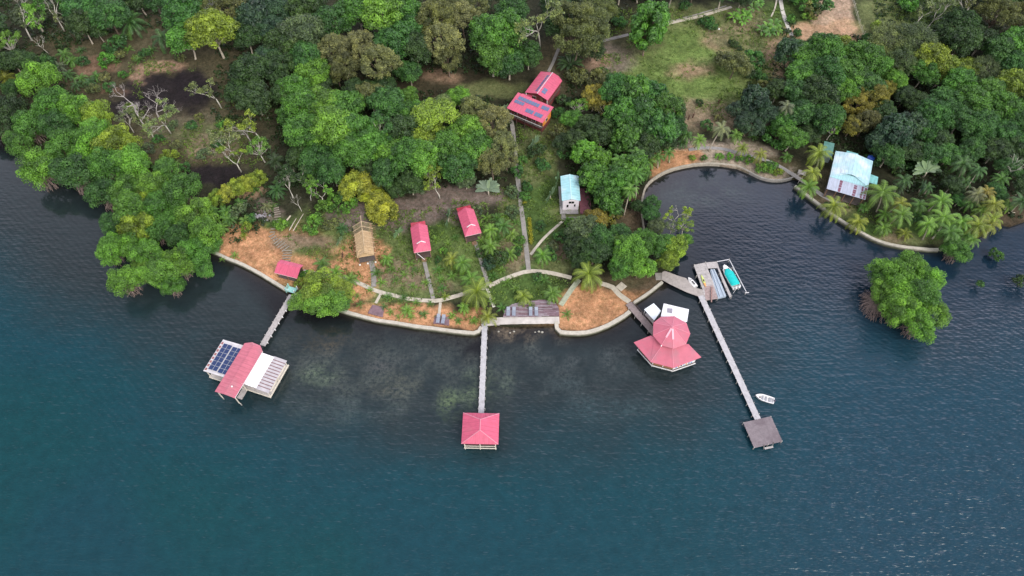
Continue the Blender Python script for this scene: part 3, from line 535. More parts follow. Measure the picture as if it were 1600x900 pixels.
a2 = z([(330,88),(405,165),(335,262),(235,150)], 3.3); c2 = sum(a2, Vector())/4; b2 = Vector((c2.x, c2.y, 0)); a2 = [p-b2 for p in a2]
h2 = empty('boat_shelter', b2, 0, label='small white roofed shelter between the walkway and the restaurant', cat='shelter')
MB().slab(a2, .07).build('roof', mat('pale_blue_white', (.78,.84,.86), .45, .06), h2)
for p in a2: MB().cyl(p.x*.9, p.y*.9, -3, 3.28, .07).build('post', WPAINT, h2)
MB().prism([(p.x*.8, p.y*.8) for p in a2], .95, 1.08).build('floor', PLANK, h2)
# --- boat dock
z = lambda l, zz_: [at(*q, zz_) for q in zc(1060,390,8.18, l)]
o = z([(345,650)], 1.0)[0]; b0 = Vector((o.x, o.y, 0)); dz = 1.05
h = empty('boat_dock', b0, 0, label='grey plank boat dock with two slips beside the lagoon mouth', cat='dock', group='jetties and walkways over the water')
def deckpoly(name, l, top, t, m): return MB().prism([(p-b0).xy for p in z(l, 1.05)], top-t, top).build(name, m, h)
deckpoly('landing', [(-205,285),(-170,272),(0,335),(100,365),(190,480),(310,512),(345,650),(240,590),(110,545),(-100,445),(-215,380)], 1.035, .12, mat('landing_planks', (.38,.34,.31), .85, .25, 1.5, bump=.4, bscale=5))
deckpoly('deck', [(195,195),(345,165),(375,243),(445,412),(505,625),(348,650),(310,512)], dz, .12, PLANK)
deckpoly('deck', [(348,164),(490,153),(500,232),(378,240)], dz+.004, .12, PLANK)
deckpoly('finger_pier', [(494,156),(522,240),(685,600),(655,610),(560,400),(500,232)], dz+.008, .12, PLANK)
deckpoly('stained_deck', [(330,470),(440,455),(505,625),(348,650)], dz+.012, .02, mat('brownish_planks', (.36,.27,.25), .85, .3, 1.8))
sm_ = MB()
for i in range(9):
    a, b = z([(215+i*12, 235+i*45), (365+i*15, 215+i*45)], 1.05); sm_.beam(a-b0+Vector((0,0,.02)), b-b0+Vector((0,0,.02)), .035, .012)
sm_.build('plank_seams', mat('seam_dark', (.2,.18,.17), .9, .2), h)
for q in [(200,200),(345,168),(490,158),(230,340),(290,470),(350,645),(500,622),(560,395),(525,300),(610,500),(678,600),(650,128),(725,325),(785,430),(865,545),(685,235)]:
    p = z([q], 1.0)[0]-b0; MB().cyl(p.x, p.y, -3, 1.35, .1).build('pile', POSTM, h)
rl = [p-b0 for p in z([(490,155),(650,125),(875,555)], 1.1)]; mb = MB(); mb.beam(rl[0], rl[1], .16, .1).beam(rl[1], rl[2], .16, .1); mb.build('slip_boom', mat('pale_boom', (.66,.66,.66), .6, .1), h)
mb = MB(); mb.beam(rl[2]+Vector((-.5,0,.1)), rl[2]+Vector((.5,.1,.1)), .12, .1); mb.build('boom_end', WPAINT, h)
tk = [p-b0 for p in z([(425,480),(422,670)], 1.3)]; MB().beam(tk[0], tk[1], .28, .2).build('timber', mat('reddish_timber', (.33,.2,.17), .8, .3), h)
lf = z([(402,258),(462,247),(530,395),(612,592),(508,618),(448,430)], .75); c2 = sum(lf, Vector())/6; b2 = Vector((c2.x, c2.y, 0)); lf = [(p-b2) for p in lf]
h2 = empty('boat_lift', b2, 0, label='pale blue grey floating boat ramp in the left slip of the boat dock', cat='boat lift')
MB().prism([p.xy for p in lf], .1, .78).build('float', mat('lift_grey', (.36,.43,.50), .5, .15), h2)
mid = [(lf[0]+lf[1])/2, (lf[3]+lf[4])/2]; mb = MB()
for s in (-.35, .35): mb.beam(mid[0]+Vector((s,0,.24)), mid[1]+Vector((s*1.5,0,.24)), .12, .12)
mb.build('runner', mat('runner_grey', (.5,.56,.6), .5, .1), h2)
# hulls: stations along x, pointed bow
def hull(Ls, bw, ht, n=12, bow=.45, flat=.75):
    vs = []; prof = [(-1, 1), (-.92, .55), (-flat, .12), (0, 0), (flat, .12), (.92, .55), (1, 1)]
    for i in range(n+1):
        t = i/n; wdt = 1 if t < 1-bow else max(.02, 1-((t-(1-bow))/bow)**2.2)
        wdt *= .9+.1*min(1, t*4); lift = .35*max(0, (t-.6)/.4)**2
        for a, zc_ in prof: vs.append((Ls*(t-.5), a*bw/2*wdt, ht*(lift*(1-zc_*.4)+zc_)))
    K = len(prof); fs = [(i*K+k, i*K+k+1, (i+1)*K+k+1, (i+1)*K+k) for i in range(n) for k in range(K-1)]; fs.append(tuple(range(K)))
    return vs, fs, K
def boat_shell(mb, Ls, bw, ht, rim=.12, floor=.45, n=12):
    vs, fs, K = hull(Ls, bw, ht, n); vi, _, _ = hull(Ls*.93, bw-2*rim, ht*.98, n); N = len(vs)
    vi = [(x, y, max(zv, ht*floor)) for x, y, zv in vi]; fi = [tuple(q+N for q in f[::-1]) for f in fs]
    br = [(i*K, (i+1)*K, N+(i+1)*K, N+i*K) for i in range(n)]+[(i*K+K-1, N+i*K+K-1, N+(i+1)*K+K-1, (i+1)*K+K-1) for i in range(n)]
    br.append((0, K-1, N+K-1, N)); br.append((n*K, N+n*K, N+n*K+K-1, n*K+K-1)); mb.add(vs+vi, fs+fi+br); return mb
def outboard(parent, x, y, z0, m=WPAINT, s=1.0):
    o_ = MB().dome((x-.15*s, y, z0+.35*s), .33*s, .22*s, .34*s, 10, 4, -.8).build('outboard_motor', m, parent, smooth=True)
    MB().box(x-.22*s, x-.06*s, y-.06*s, y+.06*s, z0-.7*s, z0+.15*s).box(x-.3*s, x+.02, y-.14*s, y+.14*s, z0-.55*s, z0-.5*s).build('lower_leg', mat('motor_grey', (.3,.3,.32), .5, .1), o_)
def place(fr, to): d = to-fr; return (fr+to)/2, math.atan2(d.y, d.x), d.length
a, b = z([(745,490),(580,205)], .7); c2, an, Lb = place(a, b)
h2 = empty('motorboat', (c2.x, c2.y, -.12), an, label='white motorboat under a bright turquoise cover in the right slip of the dock', cat='boat')
boat_shell(MB(), Lb, 2.5, 1.15).build('hull', WPAINT, h2, smooth=False)
mb = MB(); n = 14; vs = []; prof = [(-1, .0), (-.97, .2), (-.6, .48), (0, .62), (.6, .48), (.97, .2), (1, 0)]
for i in range(n+1):
    t = i/n; x = -Lb*.40+Lb*.70*t; wdt = min(1, (1-t)*2.6+.45)*(.93 if i else .85)*(1 if t < .97 else .8); hh = (.55+.45*math.sin(math.pi*min(1, .15+t*.85)))*(1+.12*math.sin(i*1.9))
    vs += [(x, p_*1.28*wdt, 1.12+q_*hh) for p_, q_ in prof]
K = 7; mb.add(vs, [(i*K+k, i*K+k+1, (i+1)*K+k+1, (i+1)*K+k) for i in range(n) for k in range(K-1)]+[tuple(range(K)), tuple(range(n*K, n*K+K))])
mb.build('cover', mat('turquoise_canvas', (.0,.50,.47), .75, .15, 2, bump=.3), h2, smooth=True)
MB().dome((Lb*.40, 0, 1.18), .75, .6, .12, 10, 3, 0).build('foredeck', WPAINT, h2)
for s in (-.45, .45): outboard(h2, -Lb*.5, s, .95, WPAINT, 1.15)
for (q1, q2), lb in ((((742,490),(700,560)), 'r'), (((590,215),(560,265)), 'r'), (((735,300),(700,240)), 'r')):
    A_, B_ = z([q1], 1.0)[0], z([q2], 1.1)[0]; R_ = Matrix.Rotation(-an, 4, 'Z'); MB().tube([R_@(A_-h2.location), R_@((A_+B_)/2-h2.location-Vector((0,0,.25))), R_@(B_-h2.location)], .035, 4).build('mooring_rope', WPAINT, h2)
a, b = at(1209,627,.4), at(1180.5,618,.4); c2, an, Lb = place(a, b)
h2 = empty('dinghy', (c2.x, c2.y, -.1), an, label='small open white dinghy with dark motor beside the long jetty', cat='boat')
boat_shell(MB(), Lb*1.02, 1.65, .75, .16, .35).build('hull', WPAINT, h2)
for x, w_ in ((-.30, .5), (-.08, .34), (.1, .3)): MB().box(Lb*x-w_/2, Lb*x+w_/2, -.58, .58, .42, .5).build('bench', mat('grey_bench', (.32,.33,.35), .6, .2), h2)
MB().box(Lb*.22, Lb*.27, -.15, .15, .3, .55).build('bow_locker', DARKW, h2); outboard(h2, -Lb*.5, 0, .6, mat('black_motor', (.06,.05,.09), .4, .2), .8)
a, b = z([(350,480),(290,325)], 1.1); c2, an, Lb = place(a, b)
h2 = empty('kayak', (c2.x, c2.y, 1.08), an, label='yellow green kayak with an orange end lying on the boat dock', cat='kayak')
KY = mat('kayak_yellow', (.55,.62,.18), .45, .1); KO = mat('kayak_orange', (.75,.36,.12), .45, .1)
def kay(mb, t0, t1):
    vs = []; n = 8; K = 8
    for i in range(n+1):
        t = t0+(t1-t0)*i/n; r_ = .36*math.sin(math.pi*min(.985, max(.015, t)))**.6
        vs += [(Lb*(t-.5), r_*math.cos(k*math.pi/4), .16+.17*min(1, r_*3)*math.sin(k*math.pi/4)) for k in range(K)]
    return mb.add(vs, [(i*K+k, i*K+(k+1)%K, (i+1)*K+(k+1)%K, (i+1)*K+k) for i in range(n) for k in range(K)]+[tuple(range(K)), tuple(range(n*K, n*K+K))])
kay(MB(), .3, 1).build('hull', KY, h2); kay(MB(), 0, .3).build('stern', KO, h2); MB().dome((0,0,.30), .42, .2, .06, 10, 3, 0).build('cockpit', DARKW, h2)
a, b = z([(225,475),(125,355)], .8); c2, an, Lb = place(a, b)
h2 = empty('jet_ski', (c2.x, c2.y, .1), an, label='white jet ski with a black seat moored between the landing and the dock', cat='jet ski')
vs, fs, K = hull(Lb, 1.25, .7, 10); vs += [(Lb*(i/10-.5), 0, .95-.1*abs(i/10-.4)) for i in range(11)]; N = 11*K
fs += [(i*K, (i+1)*K, N+i+1, N+i) for i in range(10)]+[((i+1)*K+K-1, i*K+K-1, N+i, N+i+1) for i in range(10)]
MB().add(vs, fs).build('hull', WPAINT, h2); MB().box(-Lb*.30, Lb*.02, -.15, .15, .85, 1.12).build('seat', mat('black_vinyl', (.03,.03,.035), .5, .2), h2, bevel=.05)
mb = MB(); mb.beam((Lb*.14, -.38, 1.12), (Lb*.14, .38, 1.12), .07).beam((Lb*.2, 0, .75), (Lb*.14, 0, 1.12), .1); mb.build('handlebar', MATS['black_vinyl'], h2)
# --- swim platform
(ox, oy), an, Wd, Ln = rect([(1162,659.3),(1205.3,650.7),(1222.4,689.3),(1177.3,700.7)], 1.1)
h = empty('swim_platform', (ox, oy, 0), an, label='square purple brown swim platform at the end of the long jetty', cat='platform')
X = Wd/2; Y = Ln/2; mb = MB(); n = 26
for i in range(n): mb.box(-X+random.uniform(-.04, .04), X+random.uniform(-.04, .04), -Y+i*Ln/n, -Y+(i+1)*Ln/n-.02, 1.05, 1.12+random.uniform(-.01, .01))
mb.build('deck', mat('platform_planks', (.215,.18,.19), .75, .2, 1.0, stain=((.15,.12,.13), .4, .5)), h)
mb = MB(); [mb.box(-X+.1, X-.1, y-.06, y+.06, .8, 1.045) for y in (-Y+.2, 0, Y-.2)]; mb.build('joist', DARKW, h)
for x in (-X+.1, 0, X-.1):
    for y in (-Y+.1, 0, Y-.1): MB().cyl(x, y, -3, 1.2 if abs(x)+abs(y) > 1 else .9, .1).build('pile', POSTM, h)
MB().box(-1.0, 1.0, -Y-.75, -Y-.3, .68, .75).build('step', PLANK, h)
mb = MB(); [mb.beam((s, -Y-.05, 1.15), (s, -Y-.5, .2), .08) for s in (-1.05, 1.05)]; mb.build('ladder', POSTM, h)
for x in (-1.1, 1.1): MB().cyl(x, -Y+.05, 1.1, 1.65, .06).build('grab_post', DARKW, h)
# --- two red cabins from one build, then the others
def cabin(lab):
    r = empty('cabin', (0, 0, 0), 0, label=lab, cat='cabin', group='small red roofed cabins in the garden')
    X, Y, ze, zr = 2.2, 4.1, 3.3, 4.75; MB().box(-X+.35, X-.35, -Y+1.9, Y-.3, .75, 3.3).build('wall', mat('shade_toned_cabin_wall', (.14,.085,.06), .8, .2), r)  # wall colour darkened to stand in for shade under the eaves
    mb = MB(); mb.slab([(-X,-Y,ze),(0,-Y+2.6,zr),(0,Y,zr),(-X,Y,ze)], .08); mb.build('roof', red('Y'), r); MB().slab([(.003,-Y+2.6,zr),(X,-Y,ze),(X,Y,ze),(.003,Y,zr)], .08).build('roof', red('Y'), r)
    MB().slab([(-X,-Y,ze+.003),(X,-Y,ze+.003),(0,-Y+2.6,zr+.003)], .08).build('front_roof', red('X'), r)
    yy = -Y+2.35; mb = MB(); mb.slab([(-.85,yy-.12,zr-.50),(0,yy-.12,zr+.12),(0,yy+.45,zr+.12),(-.85,yy+.45,zr-.50)], .06).slab([(.003,yy-.12,zr+.12),(.85,yy-.12,zr-.50),(.85,yy+.45,zr-.50),(.003,yy+.45,zr+.12)], .06); mb.build('gablet', red('X'), r)
    mb = MB(); mb.beam((-1.1,yy-.16,zr-.66), (0,yy-.16,zr+.14), .16, .16).beam((1.1,yy-.16,zr-.66), (0,yy-.16,zr+.14), .16, .16); mb.build('gable_trim', WPAINT, r)
    mb = MB(); mb.beam((-X+.1,-Y+.02,ze-.05),(X-.1,-Y+.02,ze-.05), .07, .14); mb.build('fascia', mat('grey_pink_trim', (.6,.4,.42), .6, .1), r)
    MB().slab([(-X+.2,Y-.3,2.9),(X-.4,Y-.3,2.9),(X-.4,Y+2.2,2.5),(-X+.2,Y+2.2,2.5)], .07).build('rear_roof', mat('deep_red_roof', (.52,.05,.08), .5, .12, .8, wave=('X', 1.3), bump=.3), r)
    MB().box(-X+.5, X-.7, Y-.3, Y+1.9, .6, 2.5).build('rear_wall', MATS['shade_toned_cabin_wall'], r)
    MB().box(-X+.2, X-.2, -Y+.1, Y-.2, .55, .75).build('deck', DARKW, r); door(r, 0, -Y+1.9, .76, .95, 2.0, WOOD); window(r, -1.2, -Y+1.9, .8, 1.5, 2.5); window(r, 1.2, -Y+1.9, .8, 1.5, 2.5)  # deck coloured dark for the shade below the front roof
    window(r, X-.35, .5, 1.2, 1.5, 2.5, 'x', 1); window(r, -X+.35, .5, 1.2, 1.5, 2.5, 'x', -1)
    posts(r, [(-X+.25, -Y+.15), (X-.25, -Y+.15)], .1, 3.35, .06, WOOD)
    for x in (-X+.4, X-.4):
        for y in (-Y+.4, 0, Y-.5): MB().box(x-.12, x+.12, y-.12, y+.12, -.5, .55).build('stilt', POSTM, r)
    for i in range(3): MB().box(-.6, .6, -Y-.35-i*.3, -Y-.05-i*.3, .40-i*.17, .48-i*.17).build('step', WOOD, r)
    return r
def copy_tree(o, parent=None):
    c_ = o.copy(); SC.collection.objects.link(c_); c_.parent = parent
    for k_ in list(o.children): copy_tree(k_, c_)
    return c_
def put(r, c, ze, s=1.0):
    (ox, oy), an, Wd, Ln = rect(c, ze+hz(0, 100)); r.location = (ox, oy, hz(ox, oy)); r.rotation_euler.z = an; return Wd, Ln
cab = cabin('red roofed cabin right of the thatched hut, with an open grassy gap on its right')
cab.name = 'cabin'; cb2 = copy_tree(cab); cb2['label'] = 'red roofed cabin furthest to the right in the garden, set slightly further back'
print('cab', put(cab, zc(560,280,6.43, [(510,490),(692,465),(735,712),(565,740)]), 3.3)); put(cb2, zc(560,280,6.43, [(990,335),(1165,298),(1235,540),(1070,580)]), 3.3)
gp = gat(651, 398); MB().beam((0,0,2.6), (1.6,-1.1,1.0), .12, .08).build('drain_pipe', WPAINT, cab).location = (-1.4, -3.9, 0)
# thatched hut, half covered
(ox, oy), an, Wd, Ln = rect(zc(300,250,4.5, [(1130,450),(1245,430),(1290,660),(1165,680)]), 4.6)
h = empty('thatched_hut', (ox, oy, hz(ox, oy)), an, label='unfinished hut with straw thatch and bare rafters at its back end', cat='hut'); X, Y, ze, zr = 2.3, 5.2, 3.2, 4.7
mb = MB(); gable(mb, -X, .9*X, -Y, Y*.42, ze, zr, .22, xr=-.1); mb.slab([(-X,-Y+.02,ze+.02),(X*.9,-Y+.02,ze+.02),(X*.6,-Y+1.6,zr-.55),(-X*.65,-Y+1.6,zr-.55)], .2); mb.build('thatch', THATCH, h)
PALEP = mat('peeled_poles', (.62,.47,.29), .8, .2); mb = MB()
for i in range(7):
    y = -Y*.9+i*Y*1.85/6
    for s in (-1, 1): mb.tube([(s*(X+.35), y, ze-.15), (0, y, zr+.12)], .05, 5)
mb.tube([(0,-Y*.6,zr+.13),(0,Y+1.6,zr+.13)], .07, 5); mb.build('rafter', PALEP, h)
mb = MB()
for i in range(9):
    t = i/8.5; y1_ = Y*.95 if True else 0; zz_ = ze+(zr-ze)*t
    mb.tube([(X*(1-t), -Y*.6, zz_+.1), (X*(1-t), y1_, zz_+.1)], .035, 4); mb.tube([(-X*(1-t), Y*.35, zz_+.1), (-X*(1-t), y1_, zz_+.1)], .035, 4)
mb.build('batten', PALEP, h); mb = MB()
for i in range(12): mb.tube([(X*.72, -Y*.5+i*.62, ze+.55), (X+.95+random.uniform(-.1,.15), -Y*.5+i*.62+random.uniform(-.1,.1), ze-.25)], .035, 4)
mb.build('eave_stick', mat('brown_sticks', (.42,.23,.13), .9, .25), h)
posts(h, [(sx*(X-.2), y) for sx in (-1, 1) for y in (-Y+.4, -1, Y*.5, Y*.9)], -.3, ze, .09, WOOD)
for x in (-X+.2, -.1, X-.4): MB().dome((x, -Y-.2, .25), .28, .25, .35, 8, 3).build('footing', mat('white_footing', (.72,.68,.6), .9, .15), h)
MB().box(-X+.3, X-.4, -Y+.3, Y*.85, .45, .58).build('floor', SUBFL, h)
# red roofed shed
(ox, oy), an, Wd, Ln = rect(zc(400,380,6.43, [(230,185),(470,240),(415,358),(200,300)]), 3.3)
h = empty('shed', (ox, oy, hz(ox, oy)), an, label='small red roofed shed beside the log steps and the turquoise gate', cat='shed'); X, Y = Wd/2, Ln/2
mb = MB(); mb.slab([(-X,-Y,2.5),(X,-Y,2.5),(X,Y*.45,3.5),(-X,Y*.45,3.5)], .07); mb.build('roof', red('X'), h); MB().slab([(-X,Y*.45+.003,3.5),(X,Y*.45+.003,3.5),(X,Y+.4,2.9),(-X,Y+.4,2.9)], .07).build('roof', red('X'), h)
posts(h, [(x, y) for x in (-X+.3, 0, X-.3) for y in (-Y+.4, Y-.1)], -.4, 2.6, .08, WOOD); MB().box(-X+.3, X-.3, -Y+.4, Y-.1, -.2, .25).build('floor', SUBFL, h); MB().box(-X+.4, X-.4, Y-.25, Y-.15, .25, 2.6).build('wall', DARKW, h)
MB().beam((-X,-Y-.03,2.5), (X,-Y-.03,2.5), .05, .1).build('fascia', mat('pale_pink', (.75,.5,.5), .6, .1), h)
# main house: two red buildings with solar panels
def panelgrid(h, x0, x1, n, y0, y1, zf, m=PANELB):
    w_ = (x1-x0)/n
    for i in range(n):
        a0, a1 = x0+i*w_+.05, x0+(i+1)*w_-.05
        MB().slab([(a0,y0,zf(y0)+.1),(a1,y0,zf(y0)+.1),(a1,y1,zf(y1)+.1),(a0,y1,zf(y1)+.1)], .05).build('solar_panel', m, h)
(ox, oy), an, Wd, Ln = rect(zc(780,90,7.5, [(215,435),(645,600),(500,765),(95,580)]), 6.0)
h = empty('main_house', (ox, oy, hz(ox, oy)), an, label='two storey house with long red solar roof and an orange end wall', cat='house'); X, Y = Wd/2, Ln/2
zf = lambda y: 4.9+(y+Y)*(5.9-4.9)/Ln
MB().slab([(-X,-Y,zf(-Y)),(X,-Y,zf(-Y)),(X,Y,zf(Y)),(-X,Y,zf(Y))], .1).build('roof', red('X'), h)
panelgrid(h, -X+1.1, X*.35, 8, Y*.30, Y*.68, zf); panelgrid(h, X*.48, X-.7, 3, Y*.32, Y*.72, zf); panelgrid(h, -X+.7, -X*.35, 4, -Y*.15, Y*.2, zf); panelgrid(h, -X*.12, X*.3, 3, -Y*.62, -Y*.22, zf); panelgrid(h, X*.38, X*.80, 3, -Y*.62, -Y*.22, zf)
MB().box(-X+.5, X-.6, -Y+1.2, Y-.6, .1, 4.85).build('wall', mat('dark_red_wall', (.20,.05,.045), .8, .3), h); MB().box(X-.6, X-.45, -Y+1.2, Y-.6, 2.2, 4.95).build('end_wall', ORANGE, h)
MB().box(-X+.3, X-.3, -Y+.1, -Y+1.2, 2.3, 2.45).build('balcony_floor', SUBFL, h); MB().box(-X+.3, X-.3, -Y+.06, -Y+.14, 3.1, 3.24).build('balcony_rail', WPAINT, h)
posts(h, [(x, -Y+.2) for x in np.linspace(-X+.4, X-.4, 5)], -.3, 4.9, .09, mat('dark_post', (.1,.05,.05), .8, .2))
for x in (-X*.6, -X*.1, X*.4): window(h, x, -Y+1.2, 1.1, 2.8, 3.9)
door(h, X*.72, -Y+1.2, 2.46, .9, 1.9); window(h, X-.45, 0, 1.0, 2.9, 3.9, 'x', 1)
(ox, oy), an, Wd, Ln = rect(zc(780,90,7.5, [(500,160),(740,250),(580,500),(290,400)]), 6.2)
h = empty('rear_house', (ox, oy, hz(ox, oy)), an, label='gabled red roofed house with a grey ridge line directly behind the orange walled house', cat='house'); X, Y = Wd/2, Ln/2
MB().slab([(-X,-Y,5.0),(.2,-Y,6.2),(.2,Y,6.2),(-X,Y,5.0)], .09).build('roof', red('Y'), h); MB().slab([(.203,-Y,6.2),(X,-Y,5.0),(X,Y-.7,5.0),(X*.6,Y,5.6),(.203,Y,6.2)], .09).build('roof', red('Y'), h)
MB().beam((.2,-Y,6.24), (.2,Y,6.24), .18, .07).build('ridge_cap', mat('grey_ridge', (.6,.56,.6), .5, .1), h)
for i in range(7): y = -Y+.9+i*1.15; MB().slab([(-1.35,y,5.66),(-.25,y,6.06+.1),(-.25,y+1.0,6.06+.1),(-1.35,y+1.0,5.66)], .04).build('solar_panel', PANELB, h)
for i in range(2): y = -Y+1.3+i*1.15; MB().slab([(.9,y,6.04),(2.1,y,5.66),(2.1,y+1.0,5.66),(.9,y+1.0,6.04)], .04).build('solar_panel', PANELB, h)
MB().box(-X+.5, X-.5, -Y+.9, Y-.6, .1, 5.0).build('wall', MATS['dark_red_wall'], h); MB().box(-X+.3, X-.3, -Y+.1, Y-.4, 2.3, 2.45).build('floor', SUBFL, h); posts(h, [(-X+.3,-Y+.2),(X-.3,-Y+.2)], -.3, 5.0, .09, WPAINT)
window(h, -1.2, -Y+.9, 1.2, 2.9, 3.9); door(h, 1.2, -Y+.9, 2.46, .9, 1.9)
q = zc(780,90,7.5, [(270,420),(390,440),(375,500),(250,450)]); pp = [at(*k_, 5.0) for k_ in q]; c2 = sum(pp, Vector())/4; b2 = Vector((c2.x, c2.y, hz(c2.x, c2.y)))
h = empty('linking_porch', b2, 0, label='short red roofed porch joining the two solar roofed houses', cat='porch'); MB().slab([p-b2 for p in pp], .08).build('roof', red('X'), h); MB().prism([((p-b2).x*.8, (p-b2).y*.8) for p in pp], -.2, 3.6).build('wall', ORANGE, h)
# turquoise roofed cabin
(ox, oy), an, Wd, Ln = rect(zc(780,200,4.5, [(432,335),(558,335),(572,508),(440,510)]), 4.9)
h = empty('turquoise_cabin', (ox, oy, hz(ox, oy)), an, label='small white walled cabin with a pale turquoise gable roof beside a maroon deck', cat='cabin'); X, Y = Wd/2, Ln/2
MB().slab([(-X,-Y,3.9),(0,-Y,4.6),(0,Y,4.6),(-X,Y,3.9)], .08).build('roof', TURQ, h); MB().slab([(.003,-Y,4.6),(X,-Y,3.9),(X,Y,3.9),(.003,Y,4.6)], .08).build('roof', TURQ, h)
MB().beam((0,-Y,4.62), (0,Y,4.62), .22, .05).build('ridge_cap', mat('ridge_turq', (.5,.72,.74), .5, .1), h)
MB().box(-X+.35, X-.35, -Y-.05, Y-.5, .2, 3.9).add([(-X+.35,-Y-.05,3.9),(X-.35,-Y-.05,3.9),(0,-Y-.05,4.5)], [(0,1,2)]).build('wall', mat('lilac_white_wall', (.80,.74,.78), .7, .06), h)
window(h, .1, -Y-.06, 1.4, 2.9, 3.75); MB().box(-1.1, -.6, -Y-.11, -Y-.06, 1.3, 2.3).build('hanging_sign', GLASSD, h); MB().box(.9, 1.25, -Y-.11, -Y-.06, 1.6, 2.5).build('window_slot', GLASSD, h)
MB().box(-X+.35, X-.35, -Y-1.5, -Y-.06, .12, .3).build('porch_floor', mat('grey_porch', (.33,.31,.30), .9, .2), h); MB().box(-X-.35, -X+.3, -Y-1.5, Y-.5, .12, .26).build('side_step', MATS['grey_porch'], h)
MB().box(X+.1, X+3.2, -Y-1.6, Y-1.4, .25, .42).build('side_deck', mat('maroon_deck', (.20,.07,.09), .7, .25, 1.2), h)
# turquoise house by the lagoon
(ox, oy), an, Wd, Ln = rect(zc(1270,210,8.18, [(280,220),(755,350),(685,828),(190,685)]), 5.0)
print('TH', Wd, Ln)
h = empty('turquoise_house', (ox, oy, hz(ox, oy)), an, label='large house with a pale turquoise metal roof and a rust striped porch roof', cat='house'); X, Y = Wd/2, Ln/2
TQW = mat('bright_turquoise_white', (.40,.62,.66), .4, .08, .7, wave=('X', 1.3), bump=.3, stain=((.60,.70,.73), .28, .42))
yp = -Y+Ln*.28; ym = yp+1.9; zr = 6.2
MB().slab([(-X,yp,4.5),(0,ym,zr-.3),(0,Y-.6,zr-.3),(-X,Y,4.5)], .1).build('roof', TQW, h); MB().slab([(.003,ym,zr-.3),(X,yp,4.5),(X,Y,4.5),(.003,Y-.6,zr-.3)], .1).build('roof', TQW, h)
MB().slab([(-X,Y,4.503),(0,Y-.6,zr-.297),(X,Y,4.503)], .1).build('roof', TQW, h)
MB().slab([(-X,yp,4.503),(X,yp,4.503),(2.3,ym-.15,5.35),(-2.3,ym-.15,5.35)], .1).build('front_roof', mat('front_turq', (.36,.62,.66), .4, .08, .7, wave=('X', 1.3), bump=.3), h)
MB().slab([(-2.6,ym-.35,5.30),(0,ym-.5,6.0),(0,ym+1.2,6.05),(-2.6,ym+1.2,5.35)], .06).build('gablet', TQW, h); MB().slab([(.003,ym-.5,6.0),(2.6,ym-.35,5.30),(2.6,ym+1.2,5.35),(.003,ym+1.2,6.05)], .06).build('gablet', TQW, h)
MB().slab([(-X,-Y,3.85),(X,-Y,3.85),(X,yp+.05,4.42),(-X,yp+.05,4.42)], .07).build('porch_roof', mat('lilac_metal', (.42,.46,.55), .45, .08, .7, wave=('X', 1.6), bump=.3), h)
for x0, x1 in ((-.44, -.30), (.30, .46), (.70, .80), (.86, .98)):
    mb = MB()
    for i in range(5): y0 = -Y+.1+i*(yp+Y-.2)/5; t0 = (y0+Y)/(yp+Y); zz_ = 3.862+t0*.57; y1_ = y0+(yp+Y-.2)/5*random.uniform(.6, .98); z1_ = 3.862+(y1_+Y)/(yp+Y)*.57; mb.slab([(x0*X+random.uniform(-.06,.06),y0,zz_),(x1*X+random.uniform(-.06,.06),y0,zz_),(x1*X,y1_,z1_),(x0*X,y1_,z1_)], .01)
    mb.build('rust_stripe', mat('maroon_rust', (.20,.08,.115), .8, .4, 3), h)
MB().box(-X+.6, X-.6, yp+.3, Y-.6, .6, 4.4).build('wall', mat('grey_blue_wall', (.35,.42,.45), .8, .15), h); MB().box(-X+.3, X-.3, -Y+.4, yp+.3, .5, .65).build('porch_floor', SUBFL, h)
door(h, 0, yp+.3, .66); [window(h, x, yp+.3, 1.2, 1.5, 2.7) for x in (-3, 3)]; posts(h, [(x, -Y+.5) for x in np.linspace(-X+.4, X-.4, 5)], -.3, 3.9, .09, WOOD)
mb = MB(); mb.slab([(X-.2,-.6,3.9),(X+2.3,-.3,3.6),(X+2.3,2.7,3.6),(X-.2,2.7,3.9)], .07); mb.build('side_roof', mat('deep_turquoise_roof', (.20,.50,.48), .5, .2, .8, wave=('X', 1.3), bump=.3), h); posts(h, [(X+2.1, -.1), (X+2.1, 2.4)], -.3, 3.6, .08, WOOD)
MB().slab([(-2.2,Y-.3,4.2),(1.3,Y-.3,4.2),(1.1,Y+2.2,3.7),(-2.0,Y+2.2,3.7)], .07).build('rear_roof', MATS['deep_turquoise_roof'], h); MB().box(-1.9, 1.0, Y-.5, Y+1.9, 0, 3.7).build('rear_wall', MATS['grey_blue_wall'], h)
q = at(1270+735/8.18, 210+315/8.18, 3.2); b2 = Vector((q.x, q.y, hz(q.x, q.y))); h2 = empty('water_tank', b2, 0, label='blue water tank behind the large turquoise house', cat='water tank')
BL = mat('blue_plastic', (.03,.09,.42), .35, .15); MB().tube([(0,0,1.2),(0,0,3.0),(0,0,3.3)], [1.0, 1.0, .5], 16).build('tank', BL, h2); MB().cyl(0,0,3.3,3.42,.3,10).build('lid', BL, h2); MB().box(-.9,.9,-.9,.9,-.2,1.19).build('stand', POSTM, h2)
q = at(1293, 235, 3.0); b2 = Vector((q.x, q.y, hz(q.x, q.y))); h2 = empty('outbuilding', b2, math.radians(-20), label='low green roofed outbuilding half hidden behind the palm left of the turquoise house', cat='shed')
MB().slab([(-1.4,-2.6,2.5),(1.4,-2.6,2.5),(1.4,2.6,2.9),(-1.4,2.6,2.9)], .07).build('roof', mat('green_metal', (.12,.28,.24), .5, .25), h2); MB().box(-1.2,1.2,-2.4,2.4,-.2,2.45).build('wall', MATS['grey_blue_wall'], h2)
